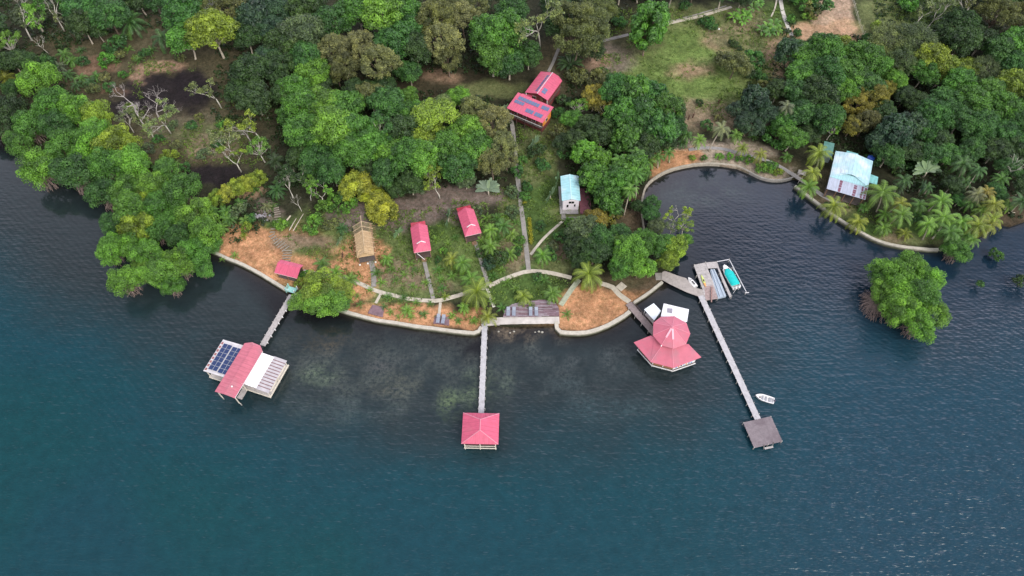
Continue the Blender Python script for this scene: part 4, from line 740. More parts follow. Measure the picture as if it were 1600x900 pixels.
q = at(328, 2, 4.5); b2 = Vector((q.x, q.y, hz(q.x, q.y))); h2 = empty('distant_building', b2, .1, label='light blue roofed building peeking above the trees at the top left edge', cat='building')
gable(MB(), -3.2, 3.2, -1.7, 6, 4.0, 5.2).build('roof', mat('light_blue_roof', (.36,.66,.78), .45, .1), h2); MB().box(-2.8, 2.8, -1.3, 5.6, -.2, 4.0).build('wall', WPAINT, h2)
q = gat(38, 20, 2.5); b2 = Vector((q.x, q.y, hz(q.x, q.y))); h2 = empty('shack', b2, .2, label='small grey metal roofed shack under the trees in the top left corner', cat='shack')
MB().slab([(-1.2,-.8,2.3),(1.2,-.8,2.3),(1.2,.8,2.7),(-1.2,.8,2.7)], .06).build('roof', mat('grey_metal', (.45,.47,.5), .5, .2), h2); MB().box(-1,1,-.6,.6,-.2,2.25).build('wall', WOOD, h2)
# small grey hut foundation next to the left stairs
h2 = empty('rubble_heap', gat(407, 338), 0, label='heap of grey rocks and rubble at the top of the log steps', cat='rocks'); mb = MB()
for i in range(34): a_ = random.uniform(0, 6.3); r_ = random.uniform(0, 2.6); s = random.uniform(.25, .6); MB().dome((r_*math.cos(a_)*1.3, r_*math.sin(a_)*.8, .05), s, s*random.uniform(.6,1), s*.6, 6, 2, -.2).build('rock', mat('grey_rock', (.30,.28,.30), .9, .35), h2)
tag(h2, 'heap of grey rocks and rubble at the top of the log steps', 'rocks')
# timber decks with loungers
def ground_deck(corners, label, m=PLANKP, step=.26, axis=0):
    pp = [gat(*q) for q in corners]; c2 = sum(pp, Vector())/len(pp); mb = MB(); mb.prism([(p-c2).xy for p in pp], -.1, .22); o_ = mb.build('sun_deck', m, loc=c2)
    return tag(o_, label, 'deck', 'timber decks on the sand'), c2
PLD = mat('striped_deck', (.22,.14,.155), .7, .3, 1.2, stain=((.34,.27,.28), .9, .5))
ground_deck([(582,477),(601,480),(598,496),(575,490)], 'plain purple deck on the sand near the pier-side seawall, no loungers')
ground_deck([(680,494),(702,496),(702,509),(677,506)], 'small purple deck holding a pair of grey loungers')
pp = [gat(*q) for q in [(786,496),(789,484),(800,476),(820,471),(850,469),(868,474),(873,482),(874,495)]]; c2 = sum(pp, Vector())/8
dk = empty('beach_deck', c2, 0, label='large curved purple brown deck behind the little beach', cat='deck'); MB().prism([(p-c2).xy for p in pp], -.1, .2).build('base', DARKW, dk)
ys_ = np.linspace(-2.4, 2.6, 22); mb = MB()
def xspan(y):
    xs_ = []
    for i in range(len(pp)):
        a, b = (pp[i]-c2), (pp[(i+1)%len(pp)]-c2)
        if (a.y-y)*(b.y-y) < 0: xs_.append(a.x+(b.x-a.x)*(y-a.y)/(b.y-a.y))
    return (min(xs_), max(xs_)) if len(xs_) >= 2 else None
ymin = min(p.y for p in pp)-c2.y; ymax = max(p.y for p in pp)-c2.y; n = int((ymax-ymin)/.24); pl = [MB(), MB(), MB()]
for i in range(n):
    y = ymin+(i+.5)*(ymax-ymin)/n; s = xspan(y)
    if not s: continue
    x = s[0]
    while x < s[1]-.1:
        x2 = min(s[1], x+random.uniform(1.5, 3.6)); pl[random.randrange(3)].box(x, x2-.02, y-.11, y+.1, .205, .245); x = x2
for k_, m_ in zip(pl, (PLANKP, mat('greyed_plank', (.30,.25,.27), .8, .2), mat('violet_plank', (.24,.16,.19), .8, .2))): k_.build('planks', m_, dk)
# loungers
def lounger():
    r = empty('sun_lounger', (0,0,0), 0, label='x', cat='sun lounger', group='grey sun loungers facing the water'); LM = mat('lounger_grey', (.27,.30,.36), .6, .1); FM = mat('lounger_frame', (.16,.15,.18), .6, .2)
    mb = MB(); [mb.box(-.36, .36, -1.0+i*.16, -.86+i*.16, .34, .38) for i in range(8)]; mb.build('seat', LM, r); MB().slab([(-.36,.32,.36),(.36,.32,.36),(.36,.95,.78),(-.36,.95,.78)], .05).build('backrest', LM, r)
    mb = MB(); mb.box(-.40,-.365,-1.02,.95,.28,.34).box(.365,.40,-1.02,.95,.28,.34); mb.build('frame', FM, r)
    for x in (-.37, .37):
        for y in (-.85, .75): MB().box(x-.03, x+.03, y-.03, y+.03, 0, .28).build('leg', FM, r)
    return r
l0 = lounger()
for i, (x, y, lb, dk_) in enumerate([(794,489,'leftmost grey lounger on the large curved beach deck',1),(803,489,'second grey lounger from the left on the large beach deck',1),(829,489,'brownish lounger under the palm in the middle of the beach deck',1),(838,489,'rightmost lounger on the large curved beach deck',1),(685,500,'left grey lounger on the small purple deck',0),(693,501,'right grey lounger on the small purple deck',0)]):
    o_ = l0 if i == 0 else copy_tree(l0); p = gat(x, y); o_.location = (p.x, p.y, p.z+.25); o_['label'] = lb; o_.rotation_euler.z = math.radians(random.uniform(-3, 3))+(math.radians(-8) if not dk_ else 0); o_.scale = (1.15, 1.15, 1.15)
h2 = empty('side_table', gat(689.3,500.5)+Vector((0,0,.23)), 0, label='small dark table between the two loungers of the small deck', cat='table'); MB().box(-.2,.2,-.2,.2,.38,.43).build('top', DARKW, h2); [MB().box(x-.02,x+.02,y-.02,y+.02,0,.38).build('leg', DARKW, h2) for x in (-.17,.17) for y in (-.17,.17)]
# log steps
sp = P3([(431,322),(434,335),(434,348),(427,358),(425,368),(433,378),(443,386),(450,392),(448,404),(446,416)]); pts = []
for i in range(len(sp)-1):
    n = max(1, int((sp[i+1]-sp[i]).length/.72)); pts += [(sp[i].lerp(sp[i+1], j/n), (sp[i+1]-sp[i]).normalized()) for j in range(n)]
h2 = empty('log_steps', pts[-1][0], 0, label='winding flight of grey log steps down to the small red roofed shed', cat='steps')
for i, (p, d) in enumerate(pts):
    w_ = .75 if i < len(pts)*.55 else 1.05; nn = Vector((-d.y, d.x, random.uniform(-.05,.05)))*w_*random.uniform(.85,1.15); q = p-pts[-1][0]+Vector((0,0,.1)); MB().beam(q-nn, q+nn, .26, .2).build('step', mat('grey_log', (.27,.235,.185), .9, .3), h2)
# odd pieces: tyre ring, logs, stumps, posts, small landing
q = gat(881.5, 155, .3); vs = []; fs = []
for i in range(16):
    for j in range(6): a_ = i*math.pi/8; b_ = j*math.pi/3; vs.append(((.62+.18*math.cos(b_))*math.cos(a_), (.62+.18*math.cos(b_))*math.sin(a_), .18*math.sin(b_)))
    for j in range(6): fs.append((i*6+j, i*6+(j+1)%6, ((i+1)%16)*6+(j+1)%6, ((i+1)%16)*6+j))
tag(MB().add(vs, fs).build('ring', mat('pale_ring', (.6,.62,.6), .6, .15), loc=q), 'pale round ring lying on the dark ground right of the rear house', 'ring')
def log(a, b, r, label, cat='log', m=None, h=.2, nm='fallen_log'):
    A, B = gat(*a, h), gat(*b, h); tag(MB().tube([(0,0,0), (B-A)*.5+Vector((0,0,.05)), B-A], [r, r*.85, r*.6], 7).build(nm, m or mat('pale_bark', (.55,.48,.38), .9, .25), loc=A), label, cat)
log((892,166),(895,158), .12, 'short pale stick leaning by the tree right of the main house')
log((444,350),(454,337), .28, 'thick pale log lying right of the top of the log steps'); log((458,361),(474,334), .14, 'thin pale log beside the leafless garden shrub'); log((452,360),(463,341), .16, 'half hidden grey log between two paler logs')
log((1457,373),(1471,355), .22, 'bare white palm trunk lying on the grass by the lagoon seawall')
log((1575,333),(1586,332), .16, 'short pale plank in the mud at the right edge')
SB = mat('stump_brown', (.10,.05,.035), .9, .3)
for (x, y), lb in (((1122,162), 'dark burnt stump alone on the lawn left of the dark bushes'), ((1075,187), 'left one of two dark stumps at the foot of the lawn'), ((1082,184), 'right one of two dark stumps at the foot of the lawn'), ((535,402), 'thin dark stump on orange sand left of the thatched hut')):
    p = gat(x, y); mb = MB(); mb.tube([(0,0,-.1),(.15,.2,.9),(.35,.5,1.6)], [.22,.17,.1], 7).tube([(.1,.15,.8),(.5,.1,1.3)], [.1,.05], 5).tube([(.15,.2,.9),(-.2,.5,1.4)], [.09,.05], 5); tag(mb.build('stump', SB, loc=p), lb, 'stump')
p = gat(1253, 270, .2); h2 = empty('bench_platform', p, math.radians(-25), label='small grey plank platform beside the lagoon footpath bridge', cat='platform'); MB().box(-1.1,1.1,-.8,.8,0,.12).build('planks', mat('grey_plank2', (.30,.28,.26), .9, .2), h2); [MB().box(x-.06,x+.06,y-.06,y+.06,-.7,0).build('leg', DARKW, h2) for x in (-1,1) for y in (-.7,.7)]
# footbridge over the lagoon inlet
a, b = at(1236,271,1), at(1266,291,1); jetty('footbridge', 'short grey footbridge crossing the inlet between gravel spit and seawall', a, b, 1.3, 1.12, mat('grey_plank2', (.30,.28,.26)), posts=3, cat='bridge')
# beach rocks
for i, (x, y) in enumerate([(779,518),(797,520),(803,518),(836,519),(842,518),(847,519)]):
    s = random.uniform(.22, .38); tag(MB().dome((0,0,0), s, s*.8, s*.7, 7, 3, -.6).build('rock', mat('shore_rock', (.38,.36,.30), .9, .3), loc=at(x, y, 0.02)), ['first pale rock right of the middle jetty, in the shallows','second pale rock right of the middle jetty','third pale rock right of the middle jetty','fourth pale rock off the beach, leftmost of the three close together','fifth pale rock off the beach, in the middle of three','last pale rock off the beach, nearest the orange sand'][i], 'rock', 'rocks off the little beach')
# yellow hedge
# fence of thin stakes along the dirt road
fn = [gat(x, y) for x, y in [(1329,-8),(1334,12),(1341,38),(1348,58),(1357,80)]]; h2 = empty('stake_fence', fn[0], 0, label='thin wire fence on pale stakes along the right side of the dirt road', cat='fence')
for i in range(len(fn)-1):
    for t in (0, .5): p = fn[i].lerp(fn[i+1], t)-fn[0]; MB().tube([(p.x,p.y,-.2),(p.x+.05,p.y,1.5)], .06, 5).build('stake', mat('pale_stake', (.62,.58,.5), .8, .2), h2)
mb = MB(); [mb.beam(fn[i]-fn[0]+Vector((0,0,z_)), fn[i+1]-fn[0]+Vector((0,0,z_)), .025) for i in range(4) for z_ in (.5, 1.0, 1.35)]; mb.build('wire', MATS['pale_stake'], h2)
q = gat(1110, 46); tag(MB().dome((0,0,.1), .35, .3, .35, 8, 3, -.2).build('bucket', WPAINT, loc=gat(1123,46)), 'small white bucket on the bare patch at the top of the lawn', 'bucket')
# ---------------------------------------------------------------- vegetation
def leafmat(name, base, dark=.40, light=1.7, warm=(1.12, 1.06, .75), rough=.5, trans=.3, use_obj=True):
    m = bpy.data.materials.new(name); m.use_nodes = True; n = m.node_tree.nodes; l = m.node_tree.links; p = n['Principled BSDF']; out_ = n['Material Output']
    p.inputs['Roughness'].default_value = rough; p.inputs['Specular IOR Level'].default_value = .5
    a = n.new('ShaderNodeAttribute'); a.attribute_name = 'tint'
    r = n.new('ShaderNodeValToRGB'); e = r.color_ramp.elements; e[0].position = 0; e[0].color = (dark*.9, dark, dark*1.05, 1); e[1].position = 1; e[1].color = (light*warm[0], light*warm[1], light*warm[2], 1)
    k = e.new(.55); k.color = (1, 1, 1, 1); l.new(a.outputs['Fac'], r.inputs['Fac'])
    mx_ = n.new('ShaderNodeMixRGB'); mx_.blend_type = 'MULTIPLY'; mx_.inputs[0].default_value = 1; l.new(r.outputs['Color'], mx_.inputs[2])
    if use_obj: oi = n.new('ShaderNodeObjectInfo'); l.new(oi.outputs['Color'], mx_.inputs[1])
    else: mx_.inputs[1].default_value = (*base, 1)
    l.new(mx_.outputs['Color'], p.inputs['Base Color'])
    t = n.new('ShaderNodeBsdfTranslucent'); l.new(mx_.outputs['Color'], t.inputs['Color']); s = n.new('ShaderNodeMixShader'); s.inputs[0].default_value = trans
    l.new(p.outputs['BSDF'], s.inputs[1]); l.new(t.outputs['BSDF'], s.inputs[2]); l.new(s.outputs['Shader'], out_.inputs['Surface']); return m
LEAF = leafmat('foliage', None); BARK = mat('pale_bark', (.45,.38,.30), .9, .3, 3); BARKD = mat('brown_bark', (.20,.15,.11), .9, .3, 3)
BARKW = mat('white_bark', (.62,.58,.50), .85, .2, 3); ROOT = mat('prop_root', (.28,.21,.18), .9, .3, 3); PBARK = mat('palm_bark', (.48,.42,.33), .9, .25, 4)
def leaves(name, c, nrm, size, tint, aspect=1.6, mt=None, rng=RNG):      # many small rhombic leaves
    N = len(c); nrm = nrm/np.maximum(1e-6, np.linalg.norm(nrm, axis=1))[:, None]
    t = rng.normal(size=(N, 3)); t -= (t*nrm).sum(1)[:, None]*nrm; t /= np.linalg.norm(t, axis=1)[:, None]; b = np.cross(nrm, t); s = size[:, None]
    V_ = np.stack([c-t*s*aspect*.5, c+b*s*.5+nrm*s*.06, c+t*s*aspect*.5-nrm*s*.08, c-b*s*.5+nrm*s*.06], 1).reshape(-1, 3)
    me = bpy.data.meshes.new(name); me.vertices.add(4*N); me.vertices.foreach_set('co', V_.astype(np.float32).ravel())
    me.loops.add(4*N); me.loops.foreach_set('vertex_index', np.arange(4*N, dtype=np.int32)); me.polygons.add(N); me.polygons.foreach_set('loop_start', np.arange(0, 4*N, 4, dtype=np.int32))
    me.update(calc_edges=True); a = me.attributes.new('tint', 'FLOAT', 'FACE'); a.data.foreach_set('value', np.clip(tint, 0, 1).astype(np.float32)); me.materials.append(mt or LEAF); return me
def clumps(seed, R, hz_, n, rc, top=.15, lump=.22, flat=1.0):               # clump centres over an uneven dome
    rng = np.random.default_rng(seed); P = []; tries = 0; ph = rng.random(6)*6.28
    while len(P) < n and tries < 6000:
        tries += 1; v = rng.normal(size=3); v /= np.linalg.norm(v)
        if v[2] < -top: continue
        az = math.atan2(v[1], v[0]); k = 1+lump*(math.sin(2*az+ph[0])+.7*math.sin(3*az+ph[1])+.5*math.sin(5*az+ph[2]))*.6
        q = v*np.array([R*k, R*k, hz_])*rng.uniform(.68, 1.0)
        if all(np.linalg.norm((q-p)/np.array([1, 1, .8])) > rc*1.05*flat for p, _ in P): P.append((q, rc*rng.uniform(.75, 1.3)))
    return P
def crown_mesh(name, seed, cl, per, ls, up=.35, rnd=.55, fl=.8, shell=.75, aspect=1.6, hc=0.0):
    rng = np.random.default_rng(seed+99); C_, N_, S_, T_ = [], [], [], []
    for q, r in cl:
        n = int(per*(r**2)); v = rng.normal(size=(n, 3)); v /= np.linalg.norm(v, axis=1)[:, None]; v[:, 2] = np.where(v[:, 2] < -.45, -v[:, 2], v[:, 2])
        wob = 1+.16*np.sin(v[:, 0]*5+q[0])*np.sin(v[:, 1]*5+q[1]*2)+.1*np.sin(v[:, 2]*9+q[2])
        c = q+v*np.array([r, r, r*fl])*(rng.uniform(shell, 1.04, n)*wob)[:, None]; C_.append(c); N_.append(v+np.array([0, 0, up])+rng.normal(size=(n, 3))*rnd)
        S_.append(ls*rng.uniform(.65, 1.25, n)); T_.append(np.clip(.5+rng.normal(0, .20)+rng.normal(0, .24, n)+.12*v[:, 2], 0, 1))
    c = np.concatenate(C_); c[:, 2] += hc; return leaves(name, c, np.concatenate(N_), np.concatenate(S_), np.concatenate(T_), aspect)
def trunk_mesh(name, seed, cl, hc, r0, m, lean=.4, multi=1, reach=.85, maxl=14, drop=.3):
    rnd = random.Random(seed); mb = MB()
    for k in range(multi):
        ox_, oy_ = (0, 0) if multi == 1 else (rnd.uniform(-1, 1)*r0*4, rnd.uniform(-1, 1)*r0*4)
        fork = Vector((ox_*1.6+rnd.uniform(-lean, lean), oy_*1.6+rnd.uniform(-lean, lean), hc*rnd.uniform(.45, .6)))
        mb.tube([(ox_,oy_,-.5), (ox_*1.05,oy_*1.05,.3), Vector((ox_,oy_,0)).lerp(fork, .6)+Vector((rnd.uniform(-.2,.2),rnd.uniform(-.2,.2),0)), fork], [r0*1.5, r0, r0*.8, r0*.66], 8)
        for q, r in rnd.sample(cl, min(len(cl), maxl//multi)):
            e = Vector(q)*reach+Vector((0, 0, hc)); e.z -= r*drop; md = fork.lerp(e, .5)+Vector((rnd.uniform(-.4,.4), rnd.uniform(-.4,.4), rnd.uniform(-.1,.5)))
            mb.tube([fork-Vector((0,0,.1)), fork.lerp(md, .5)+Vector((rnd.uniform(-.2,.2),rnd.uniform(-.2,.2),0)), md, e], [r0*.5, r0*.4, r0*.3, r0*.12], 5)
            for _ in range(2): mb.tube([md, md.lerp(e, .6)+Vector((rnd.uniform(-1,1), rnd.uniform(-1,1), rnd.uniform(.0,.6)))*r*.8], [r0*.18, r0*.05], 4)
    o_ = mb.build(name, m, smooth=True); me = o_.data; bpy.data.objects.remove(o_); return me
# kinds: (crown mesh, trunk mesh, crown radius, crown centre height)
K = {}
def kind(key, i, R, hzr, n, rc, per, ls, hc, r0, bark, **k):
    tk_ = {a: k.pop(a) for a in list(k) if a in ('lean', 'multi', 'reach', 'maxl', 'drop')}; cl = clumps(hash(key) % 97*0+i*17+len(key)*5+3, R, hzr, n, rc, k.pop('top', .15), k.pop('lump', .22), k.pop('sp', 1.0))
    K.setdefault(key, []).append((crown_mesh('crown', i*31+len(key), cl, per, ls, hc=hc, **k), trunk_mesh('trunk', i, cl, hc, r0, bark, **tk_), R, hc))
for i in range(4): kind('broad', i, 5.0, 3.6, 46, 1.35, 125, .30, 7.5, .30, BARK, top=.25)
for i in range(3): kind('dense', i, 5.0, 3.4, 60, 1.15, 150, .26, 7.0, .30, BARKD, top=.3, fl=.9)
for i in range(4): kind('mangrove', i, 4.0, 2.8, 40, 1.15, 230, .19, 4.6, .22, BARKD, top=.45, rnd=.45, fl=.9, shell=.85)
for i in range(2): kind('olive', i, 5.0, 4.0, 70, .95, 190, .22, 8.0, .30, BARKD, top=.3, rnd=.9)
for i in range(3): kind('open', i, 4.6, 3.0, 15, 1.15, 95, .28, 8.5, .24, BARKW, top=0, lump=.3, sp=1.35, rnd=.7, shell=.55, reach=.97, maxl=16)
for i in range(2): kind('layered', i, 5.0, 1.7, 34, 1.3, 95, .30, 8.5, .28, BARK, top=0, fl=.5, up=.9)
for i in range(2): kind('bigleaf', i, 5.0, 4.2, 50, 1.3, 60, .50, 7.0, .30, BARKD, top=.4, rnd=.6, aspect=2.2)
for i in range(2): kind('feathery', i, 5.0, 2.4, 60, 1.25, 150, .17, 5.5, .26, BARKW, top=0, fl=.55, rnd=1.1, shell=.3, lump=.12)
kind('mango', 0, 3.6, 5.0, 60, .95, 140, .32, 6.2, .26, BARKD, top=.75, rnd=.35, lump=.04, aspect=2.2)
for i in range(2): kind('bush', i, 1.6, 1.2, 14, .62, 260, .22, 1.1, .08, BARKD, top=.3, rnd=.7)
for i in range(2): kind('bamboo', i, 3.6, 3.0, 30, 1.2, 150, .20, 3.4, .12, BARKD, top=.5, rnd=.8, aspect=4.0, multi=3, shell=.5)
def bare_mesh(seed, Hh=6, r0=.16, m=BARKW, spread=.9, depth=4):
    rnd = random.Random(seed); mb = MB(); tips = []
    def br(p, d, L, r, k):
        q = p+d*L*.5+Vector((rnd.uniform(-1,1), rnd.uniform(-1,1), 0))*L*.06; e = q+(d+Vector((rnd.uniform(-1,1), rnd.uniform(-1,1), .2))*.25).normalized()*L*.5
        mb.tube([p, q, e], [r, r*.8, r*.6], 6 if k > 2 else 4)
        if k == 0: tips.append(e); return
        for _ in range(rnd.choice([2, 3, 3])): br(e, (d+Vector((rnd.uniform(-1,1), rnd.uniform(-1,1), rnd.uniform(-.35,.6)))*spread).normalized(), L*rnd.uniform(.55, .8), r*.55, k-1)
    br(Vector((0,0,-.3)), Vector((rnd.uniform(-.2,.2), rnd.uniform(-.2,.2), 1)).normalized(), Hh*.42, r0, depth)
    o_ = mb.build('trunk', m, smooth=True); me = o_.data; bpy.data.objects.remove(o_); return me, tips
def sparse(key, seed, Hh, r0, frac, per, ls, m=BARKW, spread=.9, depth=4):
    me, tips = bare_mesh(seed, Hh, r0, m, spread, depth); rnd = random.Random(seed); cl = [(np.array(t), rnd.uniform(.45, .8)) for t in tips if rnd.random() < frac]
    K.setdefault(key, []).append((crown_mesh('crown', seed, cl, per, ls, rnd=.9, shell=.3) if cl else None, me, Hh*.42, Hh*.75))
for s in (1, 2, 3): sparse('sparse', s, 9, .2, .62, 100, .24)
for s in (4, 5): sparse('bare', s, 7, .14, 0, 0, 0)
for s in (6, 7): sparse('snag', s, 6, .16, 0, 0, 0, mat('grey_deadwood', (.50,.45,.42), .9, .2), 1.5, 5)
# palms
def palm_mesh(seed, nf=20, L=3.6, droop=1.0, young=False, per=26, el_hi=75, el_lo=-28):
    rng = random.Random(seed); V_, F_, T_ = [], [], []
    for i in range(nf):
        az = i*2.39996+rng.uniform(-.2, .2); e0 = math.radians(el_hi-(el_hi-el_lo)*(i/nf)**.9+rng.uniform(-6, 6)); LL = L*rng.uniform(.85, 1.08)*(.75+.25*math.cos(e0)); t_ = .62-.32*(i/nf)+rng.uniform(-.12, .12)
        if i > nf*.86: t_ = .95
        p = Vector((0,0,0)); e = e0; pts = [p.copy()]; n = 9; tw = rng.uniform(-.25, .25)
        for k in range(n): p = p+Vector((math.cos(az+tw*k/n)*math.cos(e), math.sin(az+tw*k/n)*math.cos(e), math.sin(e)))*LL/n; e -= math.radians(9.5*droop*(1+.35*k/3)); e = max(e, -1.35); pts.append(p.copy())
        for k in range(n):
            d = (pts[k+1]-pts[k]).normalized(); sd_ = d.cross(Vector((0,0,1))); sd_ = sd_.normalized() if sd_.length > .05 else Vector((-math.sin(az), math.cos(az), 0)); w_ = .05*(1-k/n)+.015
            b0 = len(V_); V_ += [pts[k]-sd_*w_, pts[k]+sd_*w_, pts[k+1]+sd_*w_*.8, pts[k+1]-sd_*w_*.8]; F_.append((b0, b0+1, b0+2, b0+3)); T_.append(min(1, t_+.3))
        for j in range(per):
            t = .10+.90*j/per; k = min(n-1, int(t*n)); f = t*n-k; q = pts[k].lerp(pts[k+1], f); d = (pts[k+1]-pts[k]).normalized()
            sd_ = d.cross(Vector((0,0,1))); sd_ = sd_.normalized() if sd_.length > .05 else Vector((-math.sin(az), math.cos(az), 0)); upv = sd_.cross(d)
            ll = L*.215*math.sin(math.pi*(.12+.83*t))**.7*rng.uniform(.85, 1.1)
            for s in (-1, 1):
                dr = (sd_*s*.85+d*.55+upv*.10-Vector((0,0,.38+.2*droop*rng.random()))).normalized(); wd = d*L*.022
                b0 = len(V_); V_ += [q-wd*.5, q+wd*.5, q+dr*ll*.6+wd*.35, q+dr*ll, q+dr*ll*.6-wd*.35]; F_.append((b0, b0+1, b0+2, b0+3, b0+4)); T_.append(t_+rng.uniform(-.12, .12))
    me = bpy.data.meshes.new('crown'); me.from_pydata([tuple(v) for v in V_], [], F_); a = me.attributes.new('tint', 'FLOAT', 'FACE'); a.data.foreach_set('value', np.clip(np.array(T_), 0, 1).astype(np.float32)); me.materials.append(LEAF); return me
PALM = [palm_mesh(s, nf, 3.6, dr) for s, nf, dr in ((1, 21, 1.0), (2, 19, 1.25), (3, 23, .85), (4, 17, 1.1), (5, 20, 1.05))]
YOUNG = [palm_mesh(s, nf, 3.0, .75, per=20, el_hi=82, el_lo=12) for s, nf in ((11, 11), (12, 13), (13, 10))]
def ptrunk(H_, lean, az, r=.16):
    mb = MB(); n = 9; pts = [Vector((math.cos(az)*lean*((i/n)**1.6-1), math.sin(az)*lean*((i/n)**1.6-1), H_*i/n-(.3 if i == 0 else 0))) for i in range(n+1)]
    mb.tube(pts, [r*1.45]+[r*(1.05-.35*i/n)+.012*(i % 2) for i in range(1, n+1)], 7); o_ = mb.build('trunk', PBARK, smooth=True); me = o_.data; bpy.data.objects.remove(o_); return me
PT = {(h_, a_): ptrunk(h_, le, a_) for h_, le in ((1.2, .15), (2.5, .4), (4.0, .9), (6.0, 1.4), (8.0, 2.0)) for a_ in (0, 2.1, 4.2)}
nut = MB(); [nut.dome((.28*math.cos(i*.9), .28*math.sin(i*.9), -.22-.1*(i % 2)), .13, .13, .15, 6, 3, -.9) for i in range(7)]; _n = nut.build('coconuts', mat('coconut_green', (.32,.30,.08), .5, .3)); NUT = _n.data; bpy.data.objects.remove(_n)
# broad blades: banana plants and fan shaped travellers' palms
def blade_mesh(seed, n, L, w_, fan=False, el=55, droop=1.0):
    rng = random.Random(seed); V_, F_, T_ = [], [], []
    for i in range(n):
        if fan: a_ = math.radians(18+144*i/(n-1)); d0 = Vector((math.cos(a_), rng.uniform(-.12, .12), math.sin(a_))); side0 = Vector((0,1,0))
        else: az = i*2.4+rng.uniform(-.2, .2); e = math.radians(el-30*i/n+rng.uniform(-10, 10)); d0 = Vector((math.cos(az)*math.cos(e), math.sin(az)*math.cos(e), math.sin(e))); side0 = None
        LL = L*rng.uniform(.85, 1.1); m_ = 9; p = Vector((0,0,0)); d = d0.normalized(); t_ = rng.uniform(.3, .75)
        for k in range(m_+1):
            side = (side0 if fan else d.cross(Vector((0,0,1))).normalized()); side = (side-d*side.dot(d)).normalized(); nn = side.cross(d)
            wk = .04 if k < 3 else w_*.5*math.sin(math.pi*min(.97, (k-2)/(m_-1.6)))**.6
            if fan: side, nn = nn, side                   # fan leaves stand with their flat side outward
            V_ += [p-side*wk-nn*wk*.25, p+Vector((0,0,0)), p+side*wk-nn*wk*.25]
            if k: b0 = len(V_)-6; F_ += [(b0, b0+1, b0+4, b0+3), (b0+1, b0+2, b0+5, b0+4)]; T_ += [t_+rng.uniform(-.1, .1), t_+.06]
            p = p+d*LL/m_; d = (d-Vector((0,0,.05+.05*k))*droop*(.5 if fan else 1)).normalized()
    me = bpy.data.meshes.new('leaves'); me.from_pydata([tuple(v) for v in V_], [], F_); a = me.attributes.new('tint', 'FLOAT', 'FACE'); a.data.foreach_set('value', np.clip(np.array(T_), 0, 1).astype(np.float32)); me.materials.append(LEAF); return me
BAN = [blade_mesh(s, n, 2.6, .85) for s, n in ((1, 9), (2, 11))]; FAN = [blade_mesh(s, n, 3.2, .85, True) for s, n in ((3, 15), (4, 17))]; BIGP = blade_mesh(9, 26, 3.6, .75, el=62, droop=.9)
def stem(h_, r): o_ = MB().tube([(0,0,-.3),(0.03,0,h_*.5),(0,0.02,h_)], [r*1.2, r, r*.8], 7).build('stem', PBARK, smooth=True); me = o_.data; bpy.data.objects.remove(o_); return me
STEM = stem(1.3, .16); STEM2 = stem(.7, .22)
# roots for mangroves standing in water
def roots_mesh(seed, R, n, h_, thick=.06):
    rnd = random.Random(seed); mb = MB()
    for _ in range(n):
        a_ = rnd.uniform(0, 6.28); r_ = R*rnd.uniform(.35, 1); b = Vector((math.cos(a_)*r_, math.sin(a_)*r_, -1)); t = Vector((math.cos(a_)*r_*.25, math.sin(a_)*r_*.25, h_*rnd.uniform(.6, 1.1)))
        m_ = b.lerp(t, .45)+Vector((math.cos(a_)+rnd.uniform(-.9,.9), math.sin(a_)+rnd.uniform(-.9,.9), 1.1))*rnd.uniform(.3, .9); m2 = m_.lerp(t, .5)+Vector((rnd.uniform(-.5,.5), rnd.uniform(-.5,.5), .25)); mb.tube([b, b.lerp(m_, .6)+Vector((rnd.uniform(-.3,.3), rnd.uniform(-.3,.3), .2)), m_, m2, t], [thick*.8, thick*.9, thick, thick, thick*1.1], 4)
        if rnd.random() < .6: mb.tube([m_, b+Vector((rnd.uniform(-1,1), rnd.uniform(-1,1), 0))*.9], [thick*.7, thick*.6], 4)
    o_ = mb.build('prop_roots', ROOT); me = o_.data; bpy.data.objects.remove(o_); return me
ROOTS = roots_mesh(3, 2.8, 44, 2.4)
# ---- placing
REG = []                                        # every plant, to give each its own label afterwards
COLS = {'G': (.080,.205,.034), 'L': (.125,.275,.038), 'Y': (.185,.270,.034), 'D': (.044,.090,.028), 'B': (.042,.092,.048), 'O': (.135,.158,.058), 'T': (.205,.222,.090), 'K': (.225,.215,.040), 'S': (.105,.150,.070), 'E': (.054,.145,.036), 'P': (.17,.22,.09), 'Z': (.30,.345,.045), 'F': (.19,.30,.17)}
CNAME = {'G': 'green', 'L': 'bright green', 'Y': 'yellow-green', 'D': 'dark green', 'B': 'blue-green', 'O': 'olive', 'T': 'tan', 'K': 'golden', 'S': 'grey-green', 'E': 'deep green', 'P': 'pale green', 'Z': 'bright yellow', 'F': 'pale green'}
def add(o_, me, nm, parent, col=None, z=0.0, s=1.0):
    c_ = bpy.data.objects.new(nm, me); SC.collection.objects.link(c_); c_.parent = parent; c_.location = (0, 0, z); c_.scale = (s, s, s)
    if col is not None: c_.color = (*col, 1)
    return c_
def jcol(code, a=.14): b = COLS[code]; k = random.uniform(1-a, 1+a); return tuple(min(1, x*k*random.uniform(1-a*.5, 1+a*.5)) for x in b)
